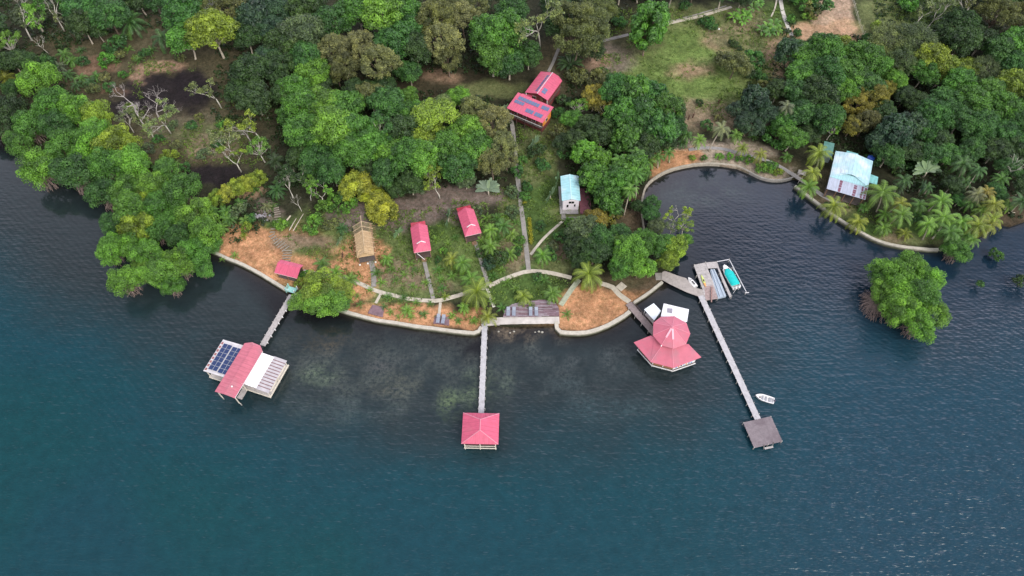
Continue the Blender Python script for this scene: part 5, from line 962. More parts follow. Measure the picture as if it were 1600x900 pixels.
NAMES = {'broad': ('broadleaf_tree', 'broadleaf tree'), 'dense': ('evergreen_tree', 'dense rounded tree'), 'mangrove': ('mangrove_tree', 'mangrove tree'), 'olive': ('flowering_tree', 'tree in blossom'), 'open': ('open_crowned_tree', 'open crowned tree'),
 'layered': ('spreading_tree', 'flat topped tree'), 'bigleaf': ('large_leaved_tree', 'large leaved tree'), 'feathery': ('feathery_tree', 'feathery crowned tree'), 'mango': ('mango_tree', 'egg shaped tree'), 'bush': ('shrub', 'shrub'), 'bamboo': ('bamboo_clump', 'bamboo clump'),
 'sparse': ('thin_leaved_tree', 'pale trunked tree'), 'bare': ('leafless_tree', 'leafless tree'), 'snag': ('dead_tree', 'dead grey tree')}
cnt = {}
def tree(px, py, rpx, kd, code, group, water=False, hs=1.0):
    cnt[kd] = cnt.get(kd, -1)+1; cm, tm, R, hc = K[kd][cnt[kd] % len(K[kd])]
    z_ = 6.0; g0 = 0.0
    for _ in range(4):
        p = at(px, py, z_); dep = p.y*cD-(p.z-HC)*sD; s = rpx*dep/FPX/(R*(1.06 if kd == 'mangrove' else 1.08)); g0 = 0 if water else hz(p.x, p.y); z_ = g0+hc*s*hs
    r = empty(NAMES[kd][0], (p.x, p.y, g0-(.0 if water else .05)), random.uniform(0, 6.28)); k1, k2 = random.uniform(.86, 1.16), random.uniform(.9, 1.12); r.scale = (s*k1, s/k1**.5, s*hs*k2); r.rotation_euler.x = random.uniform(-.06, .06); r.rotation_euler.y = random.uniform(-.06, .06)
    add(r, tm, 'trunk', r); 
    if cm: add(r, cm, 'crown', r, jcol(code))
    if water: add(r, ROOTS, 'prop_roots', r, s=1.0)
    REG.append([r, px, py, rpx, CNAME[code] if cm else '', NAMES[kd][1], group, {'bush': 'shrub', 'bamboo': 'bamboo'}.get(kd, 'tree')]); return r
def palm(px, py, rpx, code='L', group='palms', h_=None, young=False):
    i = len(REG); hh = h_ if h_ is not None else random.choice([1.2, 2.5, 2.5, 4.0]); L = 3.0 if young else 3.6
    if young: hh = 0.35
    z_ = 4.0
    for _ in range(4): p = at(px, py, z_); dep = p.y*cD-(p.z-HC)*sD; s = rpx*dep/FPX/(L*.82); g0 = hz(p.x, p.y); z_ = g0+hh+.3
    r = empty('young_palm' if young else 'coconut_palm', (p.x, p.y, g0), random.uniform(0, 6.28))
    if not young:
        k_ = min(PT, key=lambda q: (abs(q[0]-hh), (q[1]*7+i*3.3) % 5)); add(r, PT[k_], 'trunk', r); hh = k_[0]
        if hh > 2: add(r, NUT, 'coconuts', r, z=hh)
    jc = jcol(code); add(r, (YOUNG if young else PALM)[i % (3 if young else 5)], 'crown', r, (jc[0]*1.12, jc[1]*.98, jc[2]*1.15), z=hh if not young else .1, s=s)
    REG.append([r, px, py, rpx, CNAME[code], 'young palm' if young else 'coconut palm', group, 'palm']); return r
def blades(px, py, rpx, kd, code, group, rz=None):
    me, st, L, hh, nm, lab, cat = {'ban': (BAN[len(REG) % 2], STEM, 2.3, 1.2, 'banana_plant', 'banana plant', 'banana plant'), 'fan': (FAN[len(REG) % 2], STEM, 2.9, 1.2, 'fan_palm', "fan shaped palm", 'fan palm'), 'big': (BIGP, STEM2, 3.2, .6, 'large_leaved_palm', 'broad bladed palm', 'palm')}[kd]
    p = gat(px, py, hh); dep = p.y*cD-(p.z-HC)*sD; s = rpx*1.3*dep/FPX/L; r = empty(nm, (p.x, p.y, hz(p.x, p.y)), rz if rz is not None else random.uniform(-.5, .5)); r.scale = (s, s, s)
    add(r, st, 'stem', r); lv = add(r, me, 'leaves', r, jcol('F' if kd == 'fan' else code), z=hh*.95); lv.rotation_euler.x = math.radians(-35) if kd == 'fan' and abs(rz or 0) < .5 else 0; REG.append([r, px, py, rpx, CNAME[code], lab, group, cat]); return r
def many(s, kd, group, **k):                      # 'x y r C; ...'
    for q in s.split(';'):
        q = q.split()
        if q: tree(float(q[0]), float(q[1]), float(q[2]), q[4] if len(q) > 4 else kd, q[3], group, **k)
MG = 'mangroves along the left shore'
many('62 126 27 L;14 172 24 D;48 196 25 G;80 166 24 G;60 262 29 L;92 196 25 E;100 226 27 G;32 226 20 G;116 268 27 E;122 172 24 L;152 184 24 Y;150 218 28 L;182 226 28 Y;168 256 27 G;206 258 26 L;165 304 22 E;198 296 24 G;234 292 24 L;206 330 25 G;246 322 24 G;216 356 24 Y;176 352 20 E;252 356 22 G;172 392 21 L;200 386 22 L;232 396 24 L;196 438 24 L;252 428 24 L;282 410 22 L;268 446 17 G;306 396 22 G;322 366 24 L;306 336 27 L;282 300 25 G;284 340 18 G;262 268 20 G;226 318 18 Y;282 372 20 E;226 424 17 L;316 418 15 G;130 244 18 G;336 384 13 G;20 140 14 E;4 195 20 D', 'mangrove', MG, water=True, hs=1.25)
FL = 'forest at the upper left'
many('-30 40 34 D;-25 110 28 D;22 22 30 L sparse;8 62 22 L open;-30 170 26 E;78 12 26 G sparse;100 28 20 P sparse;62 62 16 G bare;48 20 26 S;132 8 30 E;168 22 30 E dense;128 40 24 D;215 -4 24 D;240 -2 22 E dense;150 44 18 D;180 70 16 E bush;165 95 12 G bush;40 95 18 D dense;75 100 14 E bush;20 95 20 D', 'broad', FL)
many('282 20 34 E;292 62 27 G;334 52 34 Y;332 6 24 O olive;368 18 30 O olive;392 28 30 B bigleaf;424 50 22 B;385 60 24 D;430 10 26 B;418 92 26 B;392 110 28 D;372 140 24 D dense;398 150 28 D;436 110 26 D dense;446 70 26 D;450 150 24 D dense', 'broad', FL)
MF = 'forest at the top centre'
many('472 48 36 S dense;480 90 28 E;478 10 28 D;522 80 26 T olive;520 34 30 E;560 78 32 T olive;590 106 30 T olive;540 108 26 O olive;527 118 16 O olive;560 16 32 G;596 28 34 L;630 22 30 G;620 62 34 E;650 80 26 D;648 46 26 E;600 134 22 D dense;560 140 24 D dense;676 26 32 O olive;700 18 30 O olive;724 30 26 T olive;690 62 32 T olive;700 94 22 O olive;742 8 22 O olive;760 50 32 G;788 54 34 G;770 88 28 G;796 98 24 E;800 20 26 E;826 84 22 E;500 132 20 D dense;640 112 20 E', 'broad', MF)
many('846 24 36 P sparse;876 44 22 D;898 30 36 O olive;930 40 32 O olive;900 66 32 O olive;936 10 26 O olive;866 6 22 D;925 72 22 D dense', 'broad', MF)
CF = 'trees behind the garden cabins'
many('462 142 28 G;492 116 26 L;478 172 30 G;508 164 32 L;452 176 20 G;540 172 28 G;520 204 34 L;478 212 30 G;556 206 30 G;496 246 28 E;548 240 30 G;470 244 22 D dense;520 268 24 E;580 150 24 O;606 166 28 E;594 200 30 E open;574 232 28 G;610 232 28 L;632 208 28 D;640 246 30 G;604 266 26 E;650 180 24 G;636 150 16 L;676 182 32 Y layered;672 214 28 Y;694 162 16 P;716 150 18 L;668 250 30 L;700 238 30 G;730 210 28 L;744 236 28 G;716 266 28 E;642 284 22 D;620 292 18 D dense;744 174 26 T olive;770 196 28 T olive;782 226 28 T olive;770 254 26 T olive;736 188 22 O olive;792 250 18 T olive;728 282 14 S;575 262 22 D dense', 'broad', CF)
tree(684, 284, 24, 'sparse', 'Y', CF); tree(668, 262, 20, 'open', 'Y', CF); tree(598, 196, 26, 'open', 'S', CF)
RH = 'grove right of the main house'
many('903 166 16 L open;928 152 20 K;948 174 18 K open;895 188 16 G;960 146 26 E;990 150 28 G bigleaf;1016 152 24 E bigleaf;970 182 28 G bigleaf;1004 184 30 E bigleaf;1040 172 24 G;1030 200 28 E bigleaf;1054 196 20 E;980 214 28 G bigleaf;940 208 24 D;925 196 20 D;1010 226 24 D;1042 226 16 D dense;900 118 16 O bush;930 122 16 O bush', 'broad', RH)
many('912 240 20 L bigleaf;936 250 22 L bigleaf;928 276 26 G bigleaf;960 286 26 G bigleaf;950 316 22 G bigleaf;900 222 18 D;878 222 16 D dense;985 264 26 G bigleaf;870 205 14 O bush;930 344 18 K;950 338 16 K bush;912 356 22 S;938 372 24 E;900 384 20 D dense;928 396 22 D dense;968 366 18 E;1000 322 12 D dense;1016 318 14 E dense;906 408 16 D dense;884 240 12 E bush', 'broad', RH)
SHG = 'trees at the lagoon mouth'
many('984 392 26 L;972 414 22 G;998 418 22 L;1004 380 22 G;970 384 18 L', 'dense', SHG)
many('1034 382 20 G;1058 388 18 Y;1046 406 16 Y;1024 356 14 S dense;1018 336 14 E dense;1070 376 12 L', 'broad', SHG); tree(1056, 336, 22, 'sparse', 'Y', SHG); tree(1070, 352, 15, 'open', 'Y', SHG); tree(1050, 354, 13, 'open', 'S', SHG); tree(1074, 334, 10, 'open', 'Y', SHG)
LW = 'trees around the lawn'
tree(1012, 46, 27, 'mango', 'G', LW, hs=1.15)
many('1182 160 24 B bigleaf;1158 172 20 B;1170 192 22 B;1200 180 20 B dense;1148 100 22 O;1132 92 14 O bush;1178 96 16 E bush;1168 112 12 D bush;1104 34 11 E bush;1112 42 8 E bush;1145 68 6 D bush;1152 74 5 D bush;1094 162 5 D bush;1060 58 0.1 D bush', 'dense', LW) if False else many('1182 160 24 B bigleaf;1158 172 20 B;1170 192 22 B;1200 180 20 B dense;1148 100 22 O;1132 92 14 O bush;1178 96 16 E bush;1168 112 12 D bush;1104 34 11 E bush;1112 42 8 E bush;1145 68 7 D bush;1154 75 5 D bush;1093 161 6 D bush', 'dense', LW)
many('1050 -18 26 D;1000 -25 24 D;1085 -16 22 D dense;1130 -14 22 E;1160 -8 18 D;970 -20 22 D', 'broad', LW)
RF = 'forest at the upper right'
many('1232 84 22 B bigleaf;1258 86 26 G;1290 82 28 G;1318 78 24 Y;1346 92 26 G;1372 108 20 G;1398 126 18 L;1258 118 26 G;1292 116 28 E;1326 116 26 G;1354 132 24 E;1244 144 22 E;1280 148 28 D;1318 146 22 L;1340 162 22 K olive;1366 152 22 K olive;1384 140 16 K olive;1352 190 22 O olive;1330 196 18 K olive;1252 176 24 E;1222 188 20 G;1236 216 20 G;1212 214 18 G bush;1292 190 24 E;1300 202 14 L open;1268 206 18 D dense;1380 178 20 D dense;1216 140 18 D', 'broad', RF)
many('1400 208 30 B bigleaf;1378 222 22 B bigleaf;1420 200 22 B bigleaf;1394 60 34 P feathery;1430 66 34 S feathery;1418 98 30 S feathery;1388 92 24 P feathery;1454 98 26 Y;1440 118 22 G;1476 110 24 Y;1496 132 26 G;1510 108 20 Y;1520 158 30 G;1486 158 26 E;1462 176 26 E;1448 206 22 E;1536 110 26 S feathery;1500 192 24 E;1534 196 26 E;1550 140 24 G;1584 134 26 Y;1572 168 28 G;1596 190 26 E;1560 78 26 E;1590 70 28 G;1536 60 24 D;1500 70 26 D;1580 100 24 E;1570 212 22 E;1612 150 26 G;1610 230 22 E;1470 220 20 D;1430 160 20 D dense;1414 150 18 D dense;1560 24 30 O olive;1600 26 28 O olive;1522 14 28 O sparse;1466 14 26 P sparse;1442 22 20 P sparse;1500 36 24 D;1476 56 20 D dense;1620 90 26 E;1580 -10 30 D;1420 8 14 G bush;1372 44 11 Y bush;1356 60 8 E bush', 'broad', RF)
many('1388 240 22 E;1420 236 20 D;1452 238 20 E;1484 240 20 E;1520 232 22 E;1556 234 22 D;1590 230 22 D;1362 252 12 E bush;1400 262 12 D bush;1432 262 12 E bush;1470 268 11 D bush;1488 288 16 D;1560 298 15 E;1500 312 12 E;1430 340 10 E bush;1576 262 18 E;1600 290 16 D', 'broad', RF)
many('1280 8 17 E bush;1258 6 14 G bush;1262 26 8 L bush;1246 52 7 E bush;1268 18 14 O bush;1234 -6 14 E bush', 'bush', 'shrubs beside the dirt road')
many('503 450 30 Y;482 466 22 L;512 476 26 L;532 456 20 Y;490 440 18 Y;526 474 18 G', 'mangrove', 'spreading green trees by the turquoise gate', hs=.75)
many('552 292 24 Z;576 286 24 Z;596 328 25 Z;584 306 18 Z', 'bamboo', 'yellow bamboo clumps behind the thatched hut', hs=.8)
many('338 310 15 Y;354 302 15 Z;370 294 15 Y;386 286 14 Z;402 279 14 Y', 'bamboo', 'yellow-green hedge row in front of the burnt patch')
IS = 'mangrove thicket standing alone in the lagoon'
many('1392 428 24 L;1424 420 24 L;1448 440 24 L;1380 456 20 L;1408 452 26 L;1436 466 26 G;1404 484 24 L;1432 504 24 L;1456 490 22 L;1414 462 18 Y;1382 436 18 G', 'mangrove', IS, water=True, hs=1.2)
rr = empty('mangrove_roots', at(1361, 478, 0), 0, label='tangle of bare reddish prop roots on the left side of the lagoon mangrove', cat='roots'); add(rr, roots_mesh(8, 4.4, 190, 2.6, .038), 'root_tangle', rr); rr.scale = (.85, 1.15, .9)
many('1492 393 19 G', 'mangrove', 'shrubs in the lagoon water', water=True); many('1552 394 7 E;1560 400 8 G;1532 444 6 E;1598 440 12 D', 'bush', 'shrubs in the lagoon water') 
SG = 'dead and thin trees on the burnt patch'
many('198 146 26 D snag;232 156 26 D snag;214 176 24 D snag;250 178 26 P sparse;196 186 18 P sparse;228 196 20 P sparse;334 142 22 O sparse;352 214 26 P sparse;366 244 22 Y sparse;398 192 26 Y sparse;404 230 20 L open;384 212 18 G;205 168 10 Y bush;265 242 12 Y bush;290 262 8 E bush', 'snag', SG)
many('478 292 20 L sparse;498 300 20 L sparse;508 322 12 L bush;466 316 14 O bare;520 316 14 G bush;490 350 15 L bush;516 352 12 O bush;546 322 12 L bush;438 352 11 L bush;478 272 22 D;450 288 20 D', 'sparse', 'thin pale trees left of the bamboo')
many('560 362 9 D bush;778 404 14 D bush;764 412 10 B bush;752 396 8 D bush;845 353 8 E bush;684 407 6 E bush;692 392 6 L bush;876 372 10 E bush;810 392 7 E bush;840 432 7 E bush;820 306 8 G bush;824 292 9 E bush;800 300 10 S bush;808 268 10 E bush;838 236 12 D bush;848 258 12 E bush;816 250 8 G bush;745 330 9 S bush;800 332 10 S bush;812 376 8 G bush;888 362 10 G bush;862 398 10 E bush;896 374 8 L bush;880 158 10 D bush;872 176 9 E bush;390 342 9 E bush;372 330 12 S bush;384 356 9 Y bush;470 440 9 Y bush;476 428 7 G bush;890 346 7 L bush;866 385 8 S bush', 'bush', 'garden shrubs'); many('232 232 9 S bush;248 218 8 E bush;276 228 9 O bush;300 196 8 E bush;318 240 10 S bush;340 226 9 E bush;352 196 10 G bush;312 184 7 O bush;270 196 8 S bush;164 120 9 O bush;130 96 9 E bush;188 86 8 O bush;226 82 8 E bush;282 92 8 O bush;146 140 10 O bush;170 136 9 E bush;192 116 7 G bush', 'bush', 'scrub in the upper left clearing'); many('1236 30 8 G bush;1226 74 9 O bush;1244 66 7 E bush;968 34 10 E bush;1020 12 9 G bush;1070 8 9 E bush;940 112 8 G bush;1186 120 10 E bush;1192 134 9 O bush;1124 186 8 O bush;1104 196 9 E bush', 'bush', 'shrubs around the lawn')
many('1190 262 9 L bush;1200 266 7 L bush;1216 269 7 Y bush;1170 250 7 L bush;1124 244 6 L bush;1140 245 6 L bush;1082 246 5 Y bush;1100 247 5 G bush;1156 248 6 G bush;1205 258 9 G bush;1298 322 8 E bush', 'bush', 'low shrubs on the gravel spit')
blades(763,300,15,'fan','P','fan palms', 0); blades(870,286,14,'fan','P','fan palms', 1.4); blades(860,306,12,'fan','P','fan palms', 1.1); blades(832,182,13,'fan','S','fan palms', 1.2); blades(700,342,13,'fan','P','fan palms', 1.5); blades(622,364,9,'fan','P','fan palms', .9); blades(530,376,7,'fan','P','fan palms', 1.2); blades(792,172,8,'fan','S','fan palms'); blades(834,226,12,'fan','S','fan palms', 1.0)
blades(1446,272,18,'fan','P','fan palms', .1); blades(1438,296,12,'fan','S','fan palms', 1.1); blades(891,104,18,'big','D','fan palms')
for x, y, r, c_ in [(1146,28,9,'L'),(1156,22,9,'L'),(1166,26,9,'L'),(1176,14,9,'L'),(1186,6,8,'L'),(1160,34,8,'L'),(1198,44,9,'L'),(1208,40,10,'L'),(1190,48,9,'G'),(1202,52,9,'G'),(1214,48,8,'L'),(1284,10,8,'L'),(1272,12,7,'P'),(1180,2,8,'L')]: blades(x, y, r, 'ban', c_, 'banana plants at the top of the lawn')
PG = 'palms in the garden'
for q in '745 455 31 Y 4;920 428 29 Y 4;722 410 21 L 2.5;736 436 19 L 2.5;502 412 18 G 1.2;524 424 15 L 1.2;546 436 17 L 1.2;766 358 18 L 2.5;786 352 17 G 2.5;800 366 14 L 1.2;766 384 18 L 2.5;796 396 15 L 1.2;604 404 15 L 1.2;588 426 12 G 1.2;706 404 18 Y 2.5;848 398 18 L 2.5;858 386 10 G 1.2;818 462 19 Y 2.5;863 458 17 L 2.5;762 494 20 Y 1.2;784 480 11 G 1.2;850 436 12 G 2.5;724 480 14 L 1.2;636 484 13 L 1.2;610 486 9 L 1.2;662 490 10 G 1.2;562 474 8 G 1.2;606 462 10 G 1.2;630 464 9 G 1.2;650 472 9 L 1.2;578 452 8 L 1.2;645 446 9 L 1.2;640 412 11 L 1.2;688 436 10 L 1.2;672 474 8 G 1.2;886 490 11 G 1.2;784 420 11 L 1.2;696 462 9 Y 1.2;684 420 10 G 1.2;760 340 12 L 1.2;596 440 10 L 1.2;618 436 9 G 1.2;632 428 10 L 1.2;612 420 9 L 1.2;648 420 8 G 1.2;664 440 9 L 1.2;690 450 10 G 1.2;706 430 10 L 1.2;700 380 10 L 1.2;712 370 9 G 1.2;680 372 9 L 1.2;750 350 11 L 1.2;776 340 12 G 1.2;790 336 11 L 1.2;752 376 12 L 1.2;778 372 11 G 1.2;806 346 9 G 1.2;808 384 12 L 1.2;770 430 10 G 1.2;792 440 11 L 1.2;838 440 9 G 1.2;806 450 10 L 1.2;830 476 9 L 1.2;770 470 11 L 1.2;600 478 8 G 1.2;642 494 8 L 1.2;706 492 9 L 1.2;716 500 8 G 1.2;622 494 7 L 1.2;740 500 10 L 1.2;545 470 8 L 1.2;558 462 8 G 1.2'.split(';'):
    x, y, r, c_, h_ = q.split(); palm(float(x), float(y), float(r), c_, PG, float(h_), young=float(r) < 13)
for q in '352 338 16 L 1.2;344 356 14 L 1.2;366 398 9 L 1.2;358 342 14 G 1.2;382 344 12 L 1.2;416 322 13 P 1.2;432 296 16 E 2.5;424 322 10 G 1.2;448 272 16 D 2.5;430 250 18 D 2.5;456 256 15 D 2.5;352 330 15 G 1.2;330 330 14 G 2.5;374 316 12 G 1.2;398 296 10 G 1.2;538 300 18 E 2.5;534 356 12 E 1.2;528 330 10 G 1.2;494 272 14 E 2.5;380 368 8 Y 1.2;346 404 6 L 1.2'.split(';'):
    x, y, r, c_, h_ = q.split(); palm(float(x), float(y), float(r), c_, 'palms left of the garden', float(h_), young=float(r) < 11)
for q in '203 34 22 E 4;252 58 20 E 4;8 122 18 Y 2.5;100 84 13 G 2.5;112 94 13 G 1.2;92 104 12 S 1.2;126 122 12 G 1.2;150 118 11 G 1.2;162 100 9 G 1.2;194 58 10 G 1.2;236 78 10 G 1.2;118 132 12 E 1.2;182 96 8 G 1.2;216 92 9 G 1.2;66 90 10 G 1.2;200 76 9 L 1.2;126 78 9 E 1.2;106 116 12 E 1.2;140 128 11 E 1.2'.split(';'):
    x, y, r, c_, h_ = q.split(); palm(float(x), float(y), float(r)*1.15, c_, 'palms at the upper left clearing', float(h_), young=float(r) < 11)
LP = 'palms around the head of the lagoon'
for q in '1074 206 15 G 2.5;1094 214 14 L 2.5;1128 200 19 P 4;1152 206 14 L 2.5;1162 226 13 Y 2.5;1190 236 16 Y 2.5;1178 212 10 G 1.2;1046 234 14 G 2.5;1028 240 15 G 2.5;1012 246 18 L 2.5;996 240 20 G 4;992 270 18 G 4;968 250 18 G 4;1230 244 12 G 1.2;1066 222 12 E 1.2;1230 166 18 S 4;1222 180 16 S 2.5;1010 268 12 G 2.5;985 296 16 L 4'.split(';'):
    x, y, r, c_, h_ = q.split(); palm(float(x), float(y), float(r), c_, LP, float(h_)*(2.0 if float(r) > 12 else 1), young=float(r) < 11)
RP = 'palms between the turquoise house and the right edge'
for q in '1282 236 20 Y 4;1272 266 17 Y 4;1264 290 17 L 2.5;1304 320 22 Y 2.5;1340 348 17 Y 1.2;1381 298 26 L 4;1411 314 17 Y 4;1412 332 18 L 4;1382 336 14 L 1.2;1380 356 14 L 1.2;1414 364 12 Y 1.2;1453 346 18 L 4;1478 336 20 L 4;1488 358 20 G 4;1506 342 18 L 4;1492 376 16 G 2.5;1510 366 16 G 2.5;1532 348 20 Y 4;1550 346 20 Y 4;1556 338 16 Y 4;1556 316 18 Y 4;1576 318 12 L 2.5;1474 310 18 L 4;1438 318 16 G 2.5;1414 280 15 E 2.5;1508 252 18 E 4;1532 262 16 E 4;1588 250 14 E 4;1510 282 14 E 2.5;1530 300 16 P 4;1545 296 14 K 4;1518 314 14 G 2.5;1566 278 14 G 2.5;1450 292 12 E 2.5;1462 366 10 G 1.2;1404 292 12 D 2.5;1350 322 11 G 1.2;1600 310 16 E 4;1620 270 18 E 4;1520 372 14 L 2.5;1536 326 14 L 2.5'.split(';'):
    x, y, r, c_, h_ = q.split(); palm(float(x), float(y), float(r)*1.15, c_, RP, float(h_)*(1.7 if float(r) > 12 else 1), young=float(r) < 11)
tree(1592, 262, 22, 'bare', 'G', RP)
# clipped hedge strips beside the main path
for (x0, y0, x1, y1), lb in (((827,342,830,382), 'bright yellow clipped hedge strip along the right side of the central path'), ((820,311,820,319), 'tiny square yellow hedge block right of the central path')):
    a, b = gat(x0, y0), gat(x1, y1); d = b-a; n = int(160*d.length); rng = np.random.default_rng(5); t = rng.random(n)[:, None]; c = np.array(d)[None]*t+rng.normal(size=(n, 3))*np.array([.25, .12, .16])+np.array([0, 0, .4])
    o_ = bpy.data.objects.new('hedge', leaves('hedge', c, rng.normal(size=(n, 3))+[0, 0, .6], rng.uniform(.12, .2, n), rng.random(n))); SC.collection.objects.link(o_); o_.location = a; o_.color = (.34,.34,.03,1); tag(o_, lb, 'hedge')
# ---- stuff: undergrowth below the trees, weeds on open ground
def inpoly(P, poly_):
    x, y = P[:, 0], P[:, 1]; c = np.zeros(len(P), bool); j = len(poly_)-1
    for i in range(len(poly_)):
        (xi, yi), (xj, yj) = poly_[i], poly_[j]; c ^= ((yi > y) != (yj > y)) & (x < (xj-xi)*(y-yi)/(yj-yi+1e-12)+xi); j = i
    return c
FOR = [[(380,-90),(830,-90),(820,70),(790,120),(650,110),(600,150),(660,140),(720,145),(800,160),(800,240),(790,290),(700,290),(560,290),(430,290),(400,220),(440,200),(330,190),(340,90),(330,60)],
 [(1195,-90),(1240,-90),(1245,0),(1215,60),(1240,70),(1200,100),(1150,150),(1140,190),(1180,210),(1235,225),(1280,240),(1370,240),(1420,300),(1450,360),(1500,375),(1560,340),(1620,340),(1750,300),(1750,-90),(1350,-90),(1370,60),(1250,60)],
 [(885,130),(1000,130),(1070,170),(1070,215),(1030,240),(1005,290),(995,320),(960,345),(980,370),(1010,370),(1030,400),(1030,430),(900,412),(885,372),(915,350),(920,310),(890,270),(885,230)],
 [(-150,-90),(340,-90),(330,55),(260,45),(150,60),(90,90),(30,110),(-150,150)],[(10,150),(60,120),(110,140),(180,200),(250,260),(330,320),(345,390),(300,370),(200,310),(110,280),(40,220)],
 [(860,-90),(1230,-90),(1190,-4),(1040,6),(980,10),(960,50),(880,60)],[(325,325),(400,280),(420,265),(440,320),(390,370),(345,385)]]
rng = np.random.default_rng(77); C_, N_, S_, T_ = [], [], [], []
Q = np.stack([rng.uniform(-220, 220, 80000), rng.uniform(78, 300, 80000)], 1); Q = Q[inside(Q)&(dshore(Q) > .6)]; qp = px_of(Q, np.full(len(Q), 1.2)); km = np.zeros(len(Q), bool)
for f in FOR: km |= inpoly(qp, f)
km &= fbm(Q, 6, 301) > .27; Q = Q[km]
for (x, y) in Q[:: max(1, len(Q)//12000)]:
    n = 16; v = rng.normal(size=(n, 3)); v /= np.linalg.norm(v, axis=1)[:, None]; v[:, 2] = abs(v[:, 2]); r = rng.uniform(.5, 1.1)
    C_.append(np.array([x, y, hz(x, y)-.1])+v*r*np.array([1, 1, .9])); N_.append(v+rng.normal(size=(n, 3))*.6); S_.append(rng.uniform(.22, .5, n)); T_.append(np.full(n, rng.uniform(.1, .7))+rng.normal(0, .1, n))
o_ = bpy.data.objects.new('undergrowth', leaves('undergrowth', np.concatenate(C_), np.concatenate(N_), np.concatenate(S_), np.concatenate(T_), 2.0)); SC.collection.objects.link(o_); o_.color = (.038,.075,.020,1); o_['kind'] = 'stuff'
tag(o_, 'dark green undergrowth of low plants filling the ground between the forest trees', 'undergrowth')
rng = np.random.default_rng(91); C_, N_, S_, T_ = [], [], [], []
Q = np.stack([rng.uniform(-330, 330, 5200), rng.uniform(110, 330, 5200)], 1); Q = Q[inside(Q)&(dshore(Q) > 2)]; qp = px_of(Q, np.full(len(Q), 3.0)); Q = Q[(qp[:, 1] < -60)|(qp[:, 0] < -60)|(qp[:, 0] > 1660)]
for (x, y) in Q[:1500]:                          # woodland going on past the edges of the view
    n = 60; v = rng.normal(size=(n, 3)); v /= np.linalg.norm(v, axis=1)[:, None]; v[:, 2] = abs(v[:, 2]); r = rng.uniform(2.2, 4.2); t0 = rng.uniform(.2, .8)
    C_.append(np.array([x, y, hz(x, y)+rng.uniform(1.5, 5)])+v*r*np.array([1, 1, .8])*rng.uniform(.75, 1.05, n)[:, None]); N_.append(v+rng.normal(size=(n, 3))*.5); S_.append(rng.uniform(.7, 1.3, n)); T_.append(np.full(n, t0)+rng.normal(0, .15, n))
o_ = bpy.data.objects.new('woodland', leaves('woodland', np.concatenate(C_), np.concatenate(N_), np.concatenate(S_), np.concatenate(T_), 1.8)); SC.collection.objects.link(o_); o_.color = (.05,.115,.03,1); o_['kind'] = 'stuff'
tag(o_, 'continuous dark green woodland carrying on past the upper edge behind the forest', 'woodland')
OPEN = [[(440,330),(540,330),(640,330),(760,300),(830,280),(900,330),(900,430),(870,470),(780,470),(680,468),(560,440),(480,400),(440,370)],[(925,20),(1240,20),(1220,110),(1130,190),(1060,160),(940,120)],[(560,450),(770,470),(750,505),(560,480)],[(1300,300),(1460,380),(1340,350)],[(200,80),(340,120),(420,250),(330,290),(220,230)],[(1360,0),(1500,0),(1500,40),(1370,60)],[(800,190),(870,190),(860,340),(820,400)]]
Q = np.stack([rng.uniform(-120, 160, 60000), rng.uniform(78, 260, 60000)], 1); Q = Q[inside(Q)&(dshore(Q) > 1.2)]; qp = px_of(Q, np.full(len(Q), 1.0)); km = np.zeros(len(Q), bool)
for f in OPEN: km |= inpoly(qp, f)
km &= (fbm(Q, 4, 401) > .42)&~(inpoly(qp, [(960,60),(1130,30),(1150,120),(1110,160),(980,150)])&(rng.random(len(qp)) < .75))&~inpoly(qp, [(220,120),(340,110),(345,185),(230,190)])&~inpoly(qp, [(280,255),(390,255),(390,300),(280,295)]); Q = Q[km]; Q = Q[:: max(1, len(Q)//11000)]; C_, N_, S_, T_ = [], [], [], []
for (x, y) in Q:
    n = 8; v = rng.normal(size=(n, 3))*np.array([.34, .34, .12]); C_.append(np.array([x, y, hz(x, y)+.12])+v); N_.append(rng.normal(size=(n, 3))+[0, 0, .5]); S_.append(rng.uniform(.12, .30, n)); T_.append(np.full(n, rng.uniform(.2, .9)))
o_ = bpy.data.objects.new('weeds', leaves('weeds', np.concatenate(C_), np.concatenate(N_), np.concatenate(S_), np.concatenate(T_), 2.6)); SC.collection.objects.link(o_); o_.color = (.13,.21,.04,1); o_['kind'] = 'stuff'
tag(o_, 'low weeds and grass tufts scattered over the open garden ground', 'weeds')
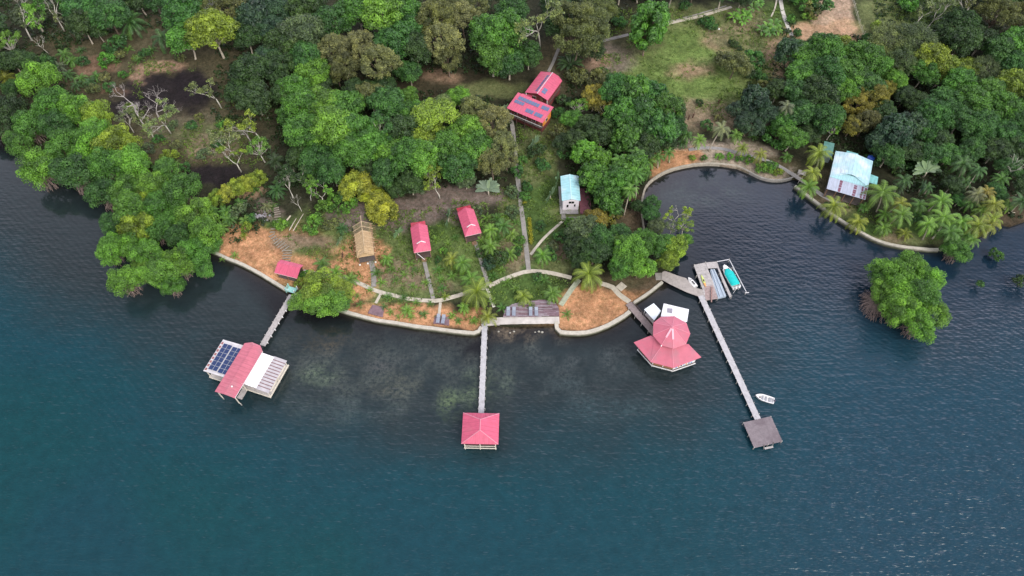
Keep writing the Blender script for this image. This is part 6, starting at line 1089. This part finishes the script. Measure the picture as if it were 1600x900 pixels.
# ---- labels: one per plant, from its look and the landmark it stands beside
LM_ = {'thatched hut': (570,375), 'left red cabin': (656,368), 'right red cabin': (732,344), 'solar roofed house': (828,178), 'gabled rear house': (855,132), 'small turquoise cabin': (890,300), 'large turquoise house': (1333,270), 'red roofed shed': (450,421),
 'orange sand point': (925,475), 'boat dock': (1125,440), 'dirt road': (1300,25), 'lawn centre': (1085,105), 'burnt black ground': (285,135), 'egg shaped tree': (1012,47), 'lagoon head': (1110,262), 'yellow bamboo': (580,300), 'curved beach deck': (825,484),
 'lone lagoon mangrove': (1415,462), 'turquoise gate': (457,453), 'log steps': (440,375), 'top left corner': (0,0), 'top right corner': (1600,0), 'left edge': (0,200), 'right edge': (1600,200), 'top edge centre': (620,0), 'purple deck': (690,501), 'light blue roof': (330,2), 'left mangrove tip': (197,460),
 'footbridge': (1250,281), 'garden path fork': (827,422), 'shore path crossing': (764,448), 'seawall end': (1465,390), 'tan blossoms': (590,100), 'forest gap': (690,125), 'white trunked tree': (846,24), 'golden trees': (1355,155), 'feathery pale trees': (1415,70)}
def dirw(dx, dy):
    a = math.degrees(math.atan2(-dy, dx)) % 360; return ['right of', 'behind-right of', 'behind', 'behind-left of', 'left of', 'front-left of', 'in front of', 'front-right of'][int((a+22.5)//45) % 8]
used = {}
def ordn(i, n): return ['leftmost', 'second from left', 'third from left', 'fourth from left', 'fifth from left', 'sixth from left', 'seventh from left', 'eighth from left'][i] if i < 8 else '%dth from left' % (i+1)
for e in REG:
    r, px, py, rp_, cn, kn, grp, cat = e[:8]; d = sorted((math.hypot(px-x, py-y), nme) for nme, (x, y) in LM_.items()); d0, nme = d[0]
    sz = 'small' if rp_ < 12 else 'medium' if rp_ < 22 else 'large' if rp_ < 30 else 'very large'
    if d0 < 9: ph = 'at the '+nme
    else: ph = ('just ' if d0 < 30 else '' if d0 < 65 else 'well ')+dirw(px-LM_[nme][0], py-LM_[nme][1])+' the '+nme
    e.append(' '.join(('%s %s %s %s' % (sz, cn, kn, ph)).split())); used.setdefault(e[-1], []).append(e)
for lb, es in used.items():
    es.sort(key=lambda e: e[1]); n = len(es)
    for i, e in enumerate(es): tag(e[0], lb if n == 1 else lb+', '+ordn(i, n), e[7], e[6])
print('plants', len(REG), 'palms', sum(e[7] == 'palm' for e in REG), 'trees', sum(e[7] == 'tree' for e in REG), 'maxwords', max(len(e[0]['label'].split()) for e in REG))
